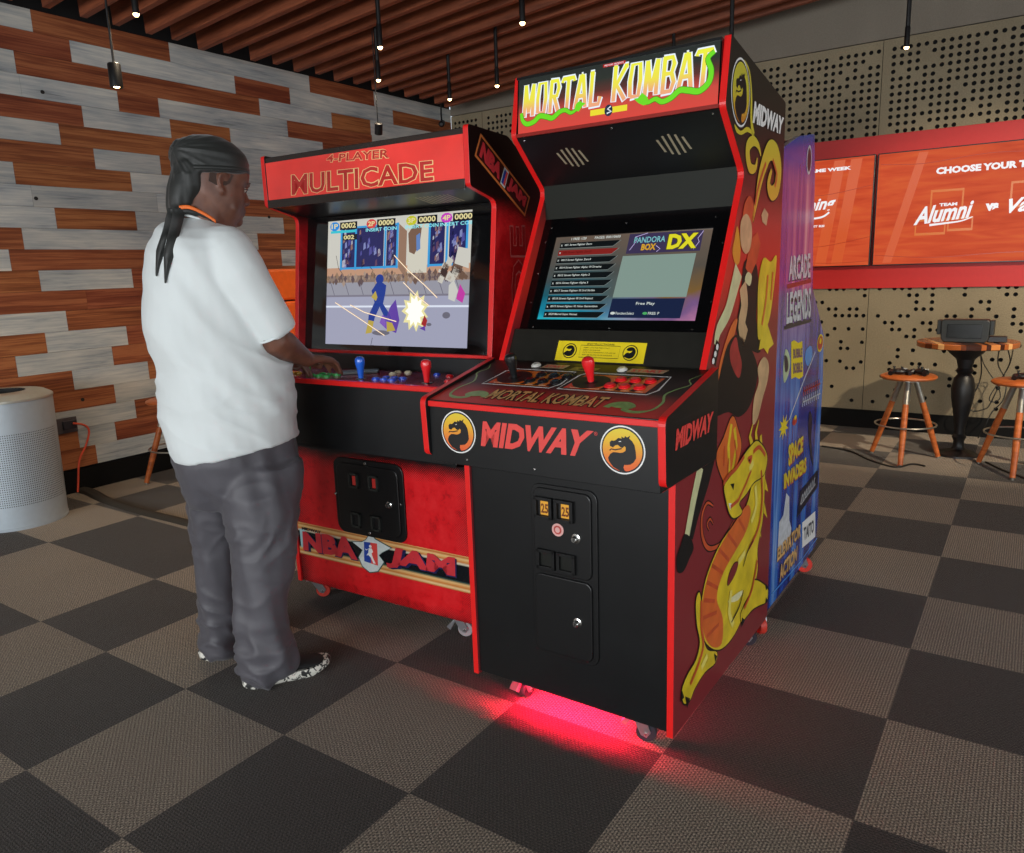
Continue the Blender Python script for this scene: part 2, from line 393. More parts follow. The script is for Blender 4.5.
wr.poly([(XL, YR, 1.15), (4.7, YR, 1.15), (4.7, YR, 2.2), (XL, YR, 2.2)], M_board)
wr.box(XL, XE, YR+.03, YR+.15, 0, 3.6, M_hole)
wr.box(XL, XE, YR-.006, YR+.03, 2.906, 3.6, M_plain)
tag(wr.build('wall_right', fixn=False), 'speckled board wall perforated with round black holes', 'wall', kind='structure')
M_red = mat('red_band_paint', '#b81d1b', .5, var=.03)
b = MB(); b.box(XL, 5.2, YR-.02, YR+.001, 1.1096, 2.2371, M_red); tag(b.build('trim_1', bevel=.002), 'red painted band across the perforated wall behind the screens', 'wall trim', kind='structure')
M_base = mat('black_vinyl_base', '#0a0a0a', .75, spec=.2)
b = MB(); b.prism([(XL-.002, 0), (XL+.011, 0), (XL+.008, .146), (XL-.002, .147)], 1, YB, YR, M_base); tag(b.build('baseboard_left'), 'black baseboard under the plank wall', 'baseboard', kind='structure')
b = MB(); b.prism([(YR+.002, 0), (YR-.011, 0), (YR-.008, .146), (YR+.002, .147)], 0, XL+.011, XE, M_base); tag(b.build('baseboard_right'), 'black baseboard under the perforated wall', 'baseboard', kind='structure')

# void above the baffles, and the two walls behind the camera with windows
b = MB(); b.prism([(XL-.1, 3.45), (XE+.1, 4.2), (XE+.1, 4.3), (XL-.1, 3.55)], 1, YB-.1, YR+.1, mat('black_ceiling', '#0a0a0b', .95)); tag(b.build('ceiling'), 'black painted ceiling above the wooden baffles', 'ceiling', kind='structure')
M_w = mat('off_white_wall_paint', '#b9b4aa', .8)
def wall_with_windows(name, ax, pos, lo, hi, wins, zs, side, lab):
    w = MB(); e = sorted(wins); cur = lo
    def bx(a, b_, z0, z1):
        if ax == 1: w.box(a, b_, min(pos, pos+side), max(pos, pos+side), z0, z1, M_w)
        else: w.box(min(pos, pos+side), max(pos, pos+side), a, b_, z0, z1, M_w)
    for a, c in e: bx(cur, a, 0, 4.3); bx(a, c, 0, zs[0]); bx(a, c, zs[1], 4.3); cur = c
    bx(cur, hi, 0, 4.3); tag(w.build(name), lab, 'wall', kind='structure')
WB = [(-1.2, 1.2), (1.8, 4.2), (4.8, 7.2)]; WE = [(-6.3, -3.9), (-3.3, -.9), (-.3, 2.1)]
wall_with_windows('wall_back', 1, YB, XL-.1, XE, WB, (.4, 2.3), -.12, 'wall with tall windows behind the camera')
wall_with_windows('wall_east', 0, XE, YB, YR+.1, WE, (.4, 2.3), .12, 'side wall with tall windows to the right of the camera')
M_fr = mat('dark_window_frame', '#222326', .4)
k = 0
for ws, ax in ((WB, 1), (WE, 0)):
    for a, c in ws:
        k += 1; w = MB()
        for p0, p1, z0, z1 in ((a, a+.05, .4, 2.3), (c-.05, c, .4, 2.3), (a, c, .4, .45), (a, c, 2.25, 2.3), ((a+c)/2-.02, (a+c)/2+.02, .4, 2.3)):
            if ax == 1: w.box(p0, p1, YB-.08, YB-.02, z0, z1, M_fr)
            else: w.box(XE+.02, XE+.08, p0, p1, z0, z1, M_fr)
        tag(w.build('window_%d' % k), 'tall dark framed window number %d behind the camera' % k, 'window', kind='structure')

# ceiling baffles: run across, rising to the right
def wood(nm, stops, sc, rough=.55):
    s = NT(nm); tc = s.n('ShaderNodeTexCoord'); oi = s.n('ShaderNodeObjectInfo')
    cm = s.n('ShaderNodeCombineXYZ'); s.l(s.math('MULTIPLY', oi.outputs['Random'], 50.), cm.inputs[0]); s.l(s.math('MULTIPLY', oi.outputs['Random'], 17.), cm.inputs[2])
    ad = s.n('ShaderNodeVectorMath', operation='ADD'); s.l(tc.outputs['Object'], ad.inputs[0]); s.l(cm.outputs[0], ad.inputs[1])
    mp = s.n('ShaderNodeMapping'); s.l(ad.outputs[0], mp.inputs[0]); mp.inputs['Scale'].default_value = sc
    n1 = s.n('ShaderNodeTexNoise', i_Scale=1., i_Detail=6., i_Roughness=.7, i_Distortion=.5); s.l(mp.outputs[0], n1.inputs['Vector'])
    c = s.ramp(n1.outputs['Fac'], stops); s.l(c, s.b.inputs['Base Color']); s.b.inputs['Roughness'].default_value = rough
    bp = s.n('ShaderNodeBump', i_Strength=.2, i_Distance=.002); s.l(n1.outputs['Fac'], bp.inputs['Height']); s.l(bp.outputs[0], s.b.inputs['Normal'])
    return s.m
M_baf = wood('baffle_wood', [(.3, '#572a18'), (.5, '#7c4128'), (.7, '#955234')], (2.5, 30., 30.))
proto = MB(); proto.box(-.0, 9.6, -.021, .021, 0, .19, M_baf)
NB = 40
ordn = ['first', 'second', 'third', 'fourth', 'fifth', 'sixth', 'seventh', 'eighth', 'ninth', 'tenth', 'eleventh', 'twelfth', 'thirteenth', 'fourteenth', 'fifteenth', 'sixteenth', 'seventeenth', 'eighteenth', 'nineteenth', 'twentieth',
        'twenty-first', 'twenty-second', 'twenty-third', 'twenty-fourth']
bo = None; yb = 4.40; k = 0
while yb > -.3:
    if bo is None: bo = proto.build('ceiling_baffle', bevel=.002); o = bo
    else: o = bo.copy(); COL.objects.link(o)
    dz = (-.012 if k % 2 else .0)+random.uniform(-.006, .006); x0 = -1.62+random.uniform(-.03, .03)
    o.location = (x0, yb, 3.03+.0748*x0+dz); o.rotation_euler = (0, -math.atan(.0748), 0)
    tag(o, 'long reddish brown wooden ceiling baffle, %s from the perforated wall' % ordn[k], 'ceiling baffle', 'wooden baffles across the ceiling'); k += 1
    yb -= .2055
# ------------------------------------------------------------------ arcade cabinet helpers
class Frame:
    """cabinet frame: u to its right, v to its back, w up"""
    def __init__(s, x, y, yaw): s.x, s.y, s.a = x, y, yaw; s.r = Vector((math.cos(yaw), math.sin(yaw), 0)); s.b = Vector((-math.sin(yaw), math.cos(yaw), 0)); s.o = Vector((x, y, 0))
    def onv(s, v, slope=0., w0=0.):
        """pixel -> (u, w) on the plane v + slope*(w-w0)"""
        n = s.b-Vector((0, 0, 1))*slope
        def f(px, py):
            X = hit(px, py, n, n.dot(s.o)+v-slope*w0)-s.o; return (X.dot(s.r), X.z)
        return f
    def onu(s, u):
        def f(px, py):
            X = hit(px, py, s.r, s.r.dot(s.o)+u)-s.o; return (X.dot(s.b), X.z)
        return f
    def onp(s, pl):
        n = s.r*pl.n.x+s.b*pl.n.y+Vector((0, 0, 1))*pl.n.z; o = s.o+s.r*pl.o.x+s.b*pl.o.y+Vector((0, 0, pl.o.z))
        def f(px, py):
            X = hit(px, py, n, n.dot(o))-o; X = Vector((X.dot(s.r), X.dot(s.b), X.z)); return (X.dot(pl.ex), X.dot(pl.ey))
        return f
def fillet(pts, rads, n=5):
    out = []; m = len(pts)
    for i, p in enumerate(pts):
        r = rads[i] if isinstance(rads, (list, tuple)) else rads
        p = Vector(p); a = (Vector(pts[i-1])-p); b = (Vector(pts[(i+1) % m])-p)
        if r <= 0: out.append(tuple(p)); continue
        an = a.normalized(); bn = b.normalized(); ang = an.angle(bn); d = min(r/math.tan(ang/2), a.length*.45, b.length*.45)
        p0 = p+an*d; p1 = p+bn*d
        for k in range(n+1):
            t = k/n; out.append(tuple(p0*(1-t)**2+p*2*t*(1-t)+p1*t*t))
    return out
M_blk = mat('black_laminate', '#111213', .34, var=.15, vscale=8., spec=.5)
M_blkg = mat('black_gloss_acrylic', '#060607', .12, var=0, spec=.6)
M_blkp = mat('black_plastic', '#0d0d0e', .38)
M_redT = mat('red_edge_moulding', '#e21d1b', .35, var=.03)
M_chr = mat('zinc_steel', '#b9bcc0', .3, metal=.9)
M_scr = mat('screw_steel', '#c9c9c6', .25, metal=1.)
M_rub = mat('dark_rubber', '#1d1f2a', .6)
M_pwh = mat('red_poly_wheel', '#c73a2c', .45)
M_gwh = mat('grey_wheel', '#8d9092', .5)
M_white = mat('white_print', '#e9e9e6', .45, var=.02)
M_black = mat('black_print', '#0c0c0d', .45, var=0)
M_redp = mat('red_print', '#e0453f', .45, var=.03)
M_redb = mat('red_button', '#e02026', .28, coat=.3, var=.03)
M_yel = mat('yellow_print', '#e8cf1f', .4, var=.03)
M_gold = mat('gold_print', '#dcc229', .3, var=.18, vscale=14.)
M_goldo = mat('orange_print', '#d9692c', .3, var=.12, vscale=14.)
M_grn = mat('green_print', '#4f9a3e', .35, var=.08)
def caster(parent, x, y, rot, wheel_mat, hz=.085, r=.03, brake=False, body=None):
    ca, sa = math.cos(rot), math.sin(rot); T = Matrix.Translation((x, y, 0)) @ Matrix.Rotation(rot, 4, 'Z')
    m = body or M_chr; b = MB(); b.box(-.035, .035, -.03, .03, hz-.004, hz+.002, m); b.lathe([(.022, hz-.012), (.024, hz-.004)], m, (0, 0, 0), 16)
    for s in (-1, 1):
        b.prism([(-.018, hz-.01), (.02, hz-.01), (.03+.012, r+.004), (.03, r-.012), (.014, r-.006)], 1, s*.0165-.0018, s*.0165+.0018, m)
    b.box(-.018, .02, -.018, .018, hz-.012, hz-.008, m)
    b.tube([(.028, -.021, r), (.028, .021, r)], .005, M_scr, 8)
    if brake: b.prism([(-.045, hz-.05), (-.015, hz-.018), (-.008, hz-.024), (-.03, hz-.062)], 1, -.014, .014, m)
    b.xf(T); c = b.build('caster', parent, bevel=.0008)
    w = MB(); w.lathe([(r*.55, -.0115), (r*.93, -.0115), (r, -.008), (r, .008), (r*.93, .0115), (r*.55, .0115)], wheel_mat, (.028, 0, r), 24, (0, 1, 0))
    w.lathe([(.006, -.0125), (r*.56, -.0095), (r*.56, .0095), (.006, .0125)], m, (.028, 0, r), 20, (0, 1, 0)); w.xf(T); w.build('wheel', c)
    return c
def bat_stick(parent, P0, up, m, h=.085):
    up = Vector(up).normalized(); b = MB()
    b.lathe([(.0, h), (.0085, h-.001), (.0155, h-.006), (.0178, h-.015), (.0168, h-.025), (.0125, h-.042), (.0098, .014), (.0085, 0)], m, P0, 20, up)
    b.lathe([(.0185, .0), (.0185, .0016), (.008, .0032)], M_blkp, P0, 20, up)
    return b.build('joystick', parent)
def push_button(parent, P0, up, m, r=.0145):
    up = Vector(up).normalized(); b = MB()
    b.lathe([(r, 0), (r, .003), (r*.86, .005), (r*.80, .0035)], m, P0, 22, up, cap=False); b.lathe([(r*.74, .002), (r*.74, .0065), (r*.62, .0078), (0, .0072)], m, P0, 22, up)
    return b.build('button', parent)
def screws(parent, pts, n, r=.0035, name='screw'):
    for p in pts: b = MB(); b.lathe([(r, 0), (r*.8, .0015), (0, .002)], M_scr, p, 8, n); b.build(name, parent)

# ------------------------------------------------------------------ near cabinet (black with red edges)
K = Frame(2.2076, -.0361, -.0072)
mk = thing('arcade_cabinet', 'tall black arcade cabinet with red edges, glowing marquee and gold dragon on its side', 'arcade machine', (K.x, K.y, 0), K.a)
W2, TP = .339, .019
prof = fillet([(0, .085), (0, .84), (.17, 1.0), (.204, 1.0755), (.476, 1.591), (.306, 1.745), (.341, 1.925), (.8575, 1.833), (.858, .10), (.84, .085)], [0, 0, .02, 0, .035, .03, .006, .012, 0, 0])
M_sideR = gradmat('side_art_ground', 2, [(0, '#7e2a2e'), (.45, '#86262c'), (.58, '#8a2026'), (.66, '#d02f22'), (.74, '#b8302a'), (.80, '#5b1d1e'), (.86, '#241614'), (1., '#15120f')], .085, 1.925, rough=.3)
b = MB(); b.prism(prof, 0, W2-TP, W2, M_redT, M_sideR); b.build('side_panel', mk, bevel=.0012)
b = MB(); b.prism(prof, 0, -W2, -W2+TP, M_redT, M_sideR); b.build('side_panel', mk, bevel=.0012)
iu = W2-TP
b = MB()
b.box(-iu, iu, .010, .028, .094, .84, M_blk)                    # front
b.box(-iu, iu, .828, .846, .094, 1.80, M_blk)                   # back
b.box(-iu, iu, .028, .828, .107, .122, M_blk)                    # base
b.prism([(.345, 1.914), (.8575, 1.822), (.8575, 1.805), (.345, 1.897)], 0, -iu, iu, M_blk)
b.build('cabinet_body', mk)
ls = MB(); ls.box(-.18, .17, .0295, .0335, .0982, .0998, mat('red_led_strip', '#ff1030', .4, var=0, emis='#ff0a38', estr=1900.)); ls.build('led_strip', mk)
# speaker panel under the marquee
sa, sb = Vector((0, .312, 1.7405)), Vector((0, .463, 1.609)); d_ = (sb-sa); SPL = Plane(sa, (1, 0, 0), d_.normalized(), Vector((0, -d_.z, d_.y)).normalized()*-1)
if SPL.n.y > 0: SPL.n = -SPL.n
b = MB(); b.add([SPL.p(x, y, h) for h in (0, -.012) for x, y in ((-iu, 0), (iu, 0), (iu, d_.length), (-iu, d_.length))], [(0, 1, 2, 3), (4, 5, 6, 7), (0, 1, 5, 4), (1, 2, 6, 5), (2, 3, 7, 6), (3, 0, 4, 7)], M_blk)
sp_ = b.build('speaker_panel', mk)
fS = K.onp(SPL)
M_slot = mat('speaker_slot', '#b0a488', .5, metal=.4)
for cx in (-.165, .165):
    b = MB()
    for i in range(5):
        x = cx+(i-2)*.019; L = (.045, .066, .075, .066, .045)[i]/2; y0 = d_.length*.48
        b.pprism(SPL, [(x-.003-.006, y0-L), (x+.003-.006, y0-L), (x+.003+.006, y0+L), (x-.003+.006, y0+L)], .0001, .0018, M_slot)
    b.build('speaker_grille', sp_)
screws(mk, [SPL.p(x, .012, 0) for x in (-.3, 0, .3)], SPL.n)
# glossy panel, bezel, screen
b = MB(); b.prism([(.463, 1.612), (.470, 1.50), (.482, 1.50), (.475, 1.612)], 0, -iu, iu, mat('smoked_acrylic', '#20221d', .5, var=0, spec=.15)); b.build('upper_panel', mk)
sl = .51; BZ = lambda w: .31+sl*(w-1.19)
eb = Vector((0, sl, 1)).normalized(); BPL = Plane((0, BZ(1.14), 1.14), (1, 0, 0), eb, Vector((0, -1, sl)).normalized())
def band(m, w0, w1, x0, x1, h0, h1, pl):
    m_ = MB(); return m_
def w2y(w): return (w-1.14)/eb.z
SX, S0, S1 = .2635, w2y(1.1885), w2y(1.4445)
b = MB()
for x0, x1, y0, y1 in ((-iu, -SX, w2y(1.15), w2y(1.505)), (SX, iu, w2y(1.15), w2y(1.505)), (-SX, SX, w2y(1.15), S0), (-SX, SX, S1, w2y(1.505))):
    b.pprism(BPL, [(x0, y0), (x1, y0), (x1, y1), (x0, y1)], -.008, .0, M_blkg)
bez = b.build('bezel', mk)
screws(bez, [BPL.p(x, y, 0) for x, y in [(x, w2y(1.475)) for x in (-.29, -.02, .265)]+[(x, w2y(1.165)) for x in (-.27, 0, .26)]+[(.3, y) for y in (w2y(1.24), w2y(1.4))]+[(-.3, y) for y in (w2y(1.24), w2y(1.33), w2y(1.43))]], BPL.n, .0028)
# screen: menu list
def scr_bg():
    s = NT('menu_screen_ground'); tc = s.n('ShaderNodeTexCoord'); sp = s.n('ShaderNodeSeparateXYZ'); s.l(tc.outputs['Object'], sp.inputs[0])
    a = s.math('ADD', s.math('MULTIPLY', s.math('SUBTRACT', sp.outputs[2], 1.1885), 3.9), 0.)
    no = s.n('ShaderNodeTexNoise', i_Scale=9., i_Detail=5.); s.l(tc.outputs['Object'], no.inputs['Vector'])
    left = s.ramp(s.math('ADD', a, s.math('MULTIPLY', s.math('SUBTRACT', no.outputs['Fac'], .5), .5)), [(0, '#2fd4e8'), (.12, '#1f9fc0'), (.3, '#276f80'), (.55, '#4b5f62'), (1., '#7c6a5c')])
    right = s.ramp(s.math('ADD', a, s.math('MULTIPLY', s.math('SUBTRACT', no.outputs['Fac'], .5), .5)), [(0, '#d08ab8'), (.1, '#8f6aa0'), (.3, '#93703f'), (.6, '#6a6258'), (1., '#857263')])
    f = s.math('MULTIPLY', s.math('ADD', sp.outputs[0], .12), 3.5); f.node.use_clamp = True
    c = s.mix(f, left, right); s.l(c, s.b.inputs['Emission Color']); s.b.inputs['Emission Strength'].default_value = .62
    s.b.inputs['Base Color'].default_value = (0, 0, 0, 1); s.b.inputs['Roughness'].default_value = .2; return s.m
def em(nm, c, e=.7, rough=.3): return mat(nm, '#050505', rough, var=0, emis=c, estr=e)
b = MB(); SB = Plane(BPL.p(0, S0, -.004), BPL.ex, BPL.ey, BPL.n); H = S1-S0
b.flat(SB, [(-SX, 0), (SX, 0), (SX, H), (-SX, H)], 0, scr_bg())
E_blk, E_wht, E_red = em('ui_black', '#10181c', .5), em('ui_white', '#e6efe9', .75), em('ui_red', '#a02a26', .6)
names = ['001 Street Fighter Zero', '002 Street Fighter Zero2', '0013 Street Fighter Zero3', '0014 Street Fighter Alpha: W Dreams', '0015 Street Fighter Alpha 2', '0016 Street Fighter Alpha 3', '0017 Street Fighter III 3rd Strike', '0018 Street Fighter III 2nd Impact', '0019 Street Fighter III: New Generation', '0020 Marvel Super Heroes']
for i, t in enumerate(names):
    yy = H*(.895-.0925*i); hh = H*.066; x0 = -.243+.0035*i*0; x1 = -.03
    b.flat(SB, [(x0, yy-hh/2), (x1-.02, yy-hh/2), (x1-.006, yy+hh*.1), (x1, yy+hh/2), (x0, yy+hh/2)], 1, E_red if i == 1 else E_blk)
    b.stroke(SB, [(x0, yy-hh*.56), (x1-.02, yy-hh*.56), (x1+.004, yy+hh*.5)], .0013, 2, em('ui_line', '#a8b8b6', .5))
    b.text(SB, 'x', (x0+.004, yy-.003, x0+.010, yy+.003), 3, E_wht, bold=.02)
    b.text(SB, t, (x0+.018, yy-.0042, x0+.018+.0052*len(t)*.83, yy+.0048), 3, em('ui_redtext', '#6a1512', .5) if i == 1 else E_wht, bold=.012)
b.text(SB, '1 FREE: 1/20', (-.205, H*.955, -.15, H*.985), 3, E_wht, .012); b.text(SB, 'PAGES: 0001/0600', (-.12, H*.955, -.03, H*.985), 3, E_wht, .012)
b.flat(SB, [(-.012, H*.26), (.222, H*.26), (.226, H*.735), (-.008, H*.735)], 1, em('ui_preview', '#9db7ac', .62))
b.flat(SB, [(-.014, H*.03), (.216, H*.03), (.22, H*.245), (-.012, H*.245)], 1, em('ui_navy', '#1d2b52', .6))
b.text(SB, 'Free Play', (.07, H*.165, .13, H*.205), 3, E_wht, .015)
b.text(SB, 'Function:Select', (.01, H*.065, .07, H*.095), 3, E_wht, .01); b.text(SB, 'FREE: P', (.115, H*.065, .15, H*.095), 3, E_wht, .01)
b.ellipse(SB, (0.0, H*.08), .008, .0045, 3, E_wht, 12); b.ellipse(SB, (.105, H*.08), .008, .0045, 3, em('ui_green', '#58c070', .7), 12)
b.flat(SB, [(.0, H*.76), (.235, H*.76), (.235, H*.99), (.0, H*.99)], 1, em('ui_purple', '#4a3f66', .6))
for q in ([(.01, .8), (.03, .92), (.02, .95), (.06, .99)], [(.235, .98), (.222, .9), (.228, .86), (.215, .78)], [(.1, .77), (.11, .8), (.095, .84)]):
    b.stroke(SB, [(x, H*y) for x, y in q], .0016, 2, em('ui_spark', '#d9c8ff', .9))
b.text(SB, 'PANDORA', (.02, H*.875, .122, H*.95), 3, em('ui_cyand', '#1b4c74', .7), .05); b.text(SB, 'PANDORA', (.02, H*.878, .121, H*.946), 4, em('ui_cyan', '#8fd6da', .75), .012)
b.text(SB, 'BOX', (.048, H*.79, .095, H*.865), 3, em('ui_gold', '#e8b02a', .8), .04)
b.text(SB, 'DX', (.128, H*.785, .225, H*.965), 3, em('ui_dxo', '#5f5a14', .6), .09); b.text(SB, 'DX', (.131, H*.79, .222, H*.96), 4, em('ui_dx', '#ece52a', .85), .05)
b.build('screen', mk, fixn=False)
# lower panel with the yellow card
LP = lambda w: .237+.5*(w-1.1)
b = MB(); b.prism([(LP(1.04), 1.04), (LP(1.16), 1.16), (LP(1.16)+.02, 1.16), (LP(1.04)+.02, 1.04)], 0, -iu, iu, mat('satin_grey_black', '#23221e', .3, var=.1)); b.build('lower_panel', mk)
CPL = Plane((0, LP(1.0725)-.0008, 1.0725), (1, 0, 0), Vector((0, .5, 1)).normalized(), Vector((0, -1, .5)).normalized())
b = MB(); ch = .0625; b.pprism(CPL, [(-.146, 0), (.146, 0), (.146, ch), (-.146, ch)], -.0008, .0008, M_yel)
CP2 = Plane(CPL.p(0, 0, .0010), CPL.ex, CPL.ey, CPL.n)
b.stroke(CP2, [(-.065, .012), (.065, .012), (.065, .05), (-.065, .05)], .0016, 1, M_black, closed=True)
b.text(CP2, 'INSTRUCTIONS', (-.045, .052, .045, .057), 1, M_black, .01)
for i, t in enumerate(['INSERT COIN AND PRESS START', 'SELECT YOUR PLAYER', 'MOVE WITH THE JOYSTICK AND USE THE', 'BUTTONS TO PUNCH KICK AND BLOCK']):
    b.text(CP2, t, (-.055, .041-.0075*i, -.055+.0032*len(t), .0445-.0075*i), 1, M_black)
for s in (-1, 1):
    b.ellipse(CP2, (s*.1, .031), .024, .024, 1, M_black); b.ellipse(CP2, (s*.1, .031), .021, .021, 2, M_yel)
    b.flat(CP2, smooth2([(s*.1-.018, .022), (s*.1-.01, .031), (s*.1, .030), (s*.1+.006, .037), (s*.1-.004, .036), (s*.1-.013, .040), (s*.1-.006, .047), (s*.1+.008, .047), (s*.1+.017, .034), (s*.1+.012, .018), (s*.1, .013), (s*.1-.012, .016)], 3, True), 3, M_black)
b.build('instruction_card', mk)

# dragon emblem, drawn in a unit disc
EMB = [(-.62, .30), (-.60, .13), (-.45, .08), (-.35, .18), (-.22, .22), (-.08, .12), (.02, .10), (.12, .20), (.18, .12), (.16, -.02), (.04, -.10), (-.10, -.14), (-.25, -.13), (-.45, -.14), (-.6, -.24), (-.70, -.42), (-.66, -.58),
       (-.45, -.82), (-.1, -.97), (.2, -.98), (.1, -.9), (.06, -.78), (.18, -.66), (.40, -.62), (.58, -.48), (.68, -.3), (.66, -.0), (.60, .28), (.48, .46), (.34, .56), (.40, .70), (.24, .60), (.14, .66), (.10, .56), (-.05, .62), (-.02, .52), (-.2, .54), (-.30, .44), (-.42, .38), (-.52, .40)]
EMB2 = [(-.02, .07), (-.35, -.02), (-.55, .0), (-.62, -.08), (-.4, -.1), (-.25, -.06), (0, .0), (.08, .06)]
TAIL = [(.08, -.74), (.22, -.84), (.45, -.80), (.64, -.62), (.74, -.42), (.66, -.34), (.56, -.50), (.42, -.64), (.22, -.66), (.1, -.66)]
M_emb = None
def emblem(b, pl, c, r, layer, axis_mat, ry=None):
    ry = ry or r
    b.ellipse(pl, c, r, ry, layer, M_white, 36); b.ellipse(pl, c, r*.94, ry*.94, layer+1, M_black, 36); b.ellipse(pl, c, r*.88, ry*.88, layer+2, axis_mat, 36)
    f = lambda L: [(c[0]+x*r*.9, c[1]+y*ry*.9) for x, y in L]
    b.flat(pl, f(EMB), layer+3, M_black); b.stroke(pl, f(EMB2[:4]), r*.05, layer+3, M_black); b.flat(pl, f(TAIL), layer+4, axis_mat)
    b.flat(pl, f([(-.2, .36), (-.04, .38), (-.08, .42)]), layer+4, M_white)

# control box
b = MB(); cbp = fillet([(-.138, .829), (-.1457, .998), (.2013, 1.0752), (.2013, .827)], [.022, .022, 0, .01]); CB = .3732
b.prism(cbp, 0, CB-.02, CB, M_redT, M_blk); b.prism(cbp, 0, -CB, -CB+.02, M_redT, M_blk)
b.box(-CB+.02, CB-.02, -.128, -.112, .812, .978, M_blk)
b.box(-CB+.02, CB-.02, -.134, -.118, .974, .990, M_redT)
b.box(-CB+.02, CB-.02, -.112, .20, .812, .83, M_blk)
dk0, dk1 = Vector((0, -.132, .992)), Vector((0, .205, 1.068)); DL = (dk1-dk0).length; DP = Plane(dk0, (1, 0, 0), (dk1-dk0).normalized())
b.add([DP.p(x, y, h) for h in (0, -.012) for x, y in ((-CB+.02, 0), (CB-.02, 0), (CB-.02, DL), (-CB+.02, DL))], [(0, 1, 2, 3), (4, 5, 6, 7), (0, 1, 5, 4), (1, 2, 6, 5), (2, 3, 7, 6), (3, 0, 4, 7)], M_blk)
cbx = b.build('control_box', mk, bevel=.0015)
screws(cbx, [(-.225, -.1285, .83), (0, -.1285, .83)], (0, -1, 0))
# printed front: name and two emblems
M_embF = gradmat('emblem_gradient_front', 2, [(0, '#e04a3c'), (.4, '#e9803f'), (.75, '#e8b93c'), (1, '#e2cc44')], .838, .962)
FP = Plane((0, -.1282, 0), (1, 0, 0), (0, 0, 1), (0, -1, 0)); fF = K.onv(-.128)
b = MB(); c1 = fF(458.5, 432); c2 = fF(622.5, 450)
emblem(b, FP, c1, .0605, 1, M_embF); emblem(b, FP, c2, .0605, 1, M_embF)
q = [fF(481, 446), fF(583, 457), fF(594, 431), fF(483, 421)]
b.text(FP, 'MIDWAY', None, 1, M_redp, bold=.045, quad=q)
p_ = fF(595.5, 434); b.text(FP, '®', (p_[0]-.004, p_[1]-.004, p_[0]+.006, p_[1]+.006), 1, M_redp)
b.build('front_print', cbx)
b = MB(); RP = Plane((CB, 0, 0), (0, 1, 0), (0, 0, 1), (1, 0, 0)); fR = K.onu(CB)
q = [fR(675, 451), fR(711, 431), fR(713.5, 411), fR(676.5, 429)]
b.text(RP, 'MIDWAY', None, 2, M_redp, bold=.05, quad=q)
b.stroke(RP, [fR(673, 460), fR(674, 423), fR(716, 403)], .0012, 1, mat('grey_line', '#3a3a3a', .4)); b.build('side_print', cbx)
# deck overlay
b = MB(); M_crm_ = mat('cream_line_print', '#e8d8b0', .4); M_ov = gradmat('deck_overlay', 1, [(0, '#d63a34'), (.22, '#b83230'), (.45, '#3a1a18'), (1, '#1a1816')], -.135, .2, rough=.35, spec=.3)
b.flat(DP, [(-CB+.022, .004), (CB-.022, .004), (CB-.022, DL-.004), (-CB+.022, DL-.004)], 1, M_ov)
M_flame = gradmat('flame_print', 0, [(0, '#d8352e'), (.35, '#e8872c'), (.5, '#d8352e'), (.8, '#e8872c'), (1, '#d8352e')], -.3, .3, rough=.25)
for s, x0, x1 in ((-1, -.262, -.022), (1, -.008, .268)):
    fr = [(x0+.0, .142), (x1-.012, .142), (x1+.006, .175), (x1, .272), (x0+.03, .272), (x0+.012, .25)]
    b.stroke(DP, fr, .006, 3, M_white, closed=True); b.flat(DP, [(x0+.012, .152), (x1-.02, .152), (x1-.012, .262), (x0+.03, .262)], 2, M_flame)
    cx = x0+.072; b.ellipse(DP, (cx, .205), .054, .05, 4, M_black); b.stroke(DP, [(x0+.03, .158), (x1-.03, .158)], .003, 3, M_crm_)
    for k in range(3):
        xk = x0+.145+.043*k; b.flat(DP, [(xk-.024, .155), (xk-.006, .155), (xk+.024, .258), (xk+.006, .258)], 4, M_black)
b.text(DP, 'MORTAL KOMBAT', (-.185, .035, .175, .112), 3, M_black, bold=.09); b.text(DP, 'MORTAL KOMBAT', (-.183, .038, .173, .109), 4, mat('bronze_print', '#d8a868', .35, var=.25, vscale=90.), bold=.02)
M_grn2 = mat('deck_green', '#8aa860', .3, var=.25, vscale=60.)
for sx in (-1, 1):
    P_ = [(.19, .045), (.20, .07), (.23, .08), (.255, .062), (.24, .042), (.275, .03), (.31, .05), (.318, .10), (.303, .15), (.318, .19), (.34, .225), (.325, .26), (.343, .30)]
    pp = smooth2([(sx*x, y) for x, y in P_], 4); n_ = len(pp)
    b.stroke(DP, pp, [.012*(1-i/n_)+.002+.006*(i < n_*.45) for i in range(n_)], 3, M_grn2)
    b.ellipse(DP, (sx*.225, .06), .028, .014, 4, M_grn2, 14)
for x0, x1 in ((-.155, -.075), (.125, .235)): b.flat(DP, [(x0, .292), (x1, .292), (x1+.008, .322), (x0+.008, .322)], 3, mat('start_sign', '#b89a78', .35)); b.text(DP, 'START', (x0+.012, .297, x1-.004, .317), 4, M_redp, bold=.03)
b.flat(DP, [(-.055, .282), (.03, .282), (.04, .31), (-.045, .31)], 3, mat('deck_plate', '#8a7a38', .35)); b.ellipse(DP, (-.008, .297), .02, .008, 4, M_black)
b.build('deck_overlay', cbx, fixn=False)
M_bb = mat('black_button', '#16171a', .25, coat=.3); M_wb = mat('white_button', '#d9d8d0', .25, coat=.3)
for s, x0, m in ((-1, -.262, M_bb), (1, -.008, M_redb)):
    bat_stick(mk, DP.p(x0+.072+(0 if s > 0 else .0), .205, .001), DP.n+Vector((0, -.12, .2)), mat('black_stick', '#1a1b1c', .3, coat=.2) if s < 0 else M_redb, .074)
    for k in range(3):
        for j in range(2):
            bt = push_button(mk, DP.p(x0+.14+.043*k+.01*j, .183+.047*j, .0015), DP.n, m, .0165)
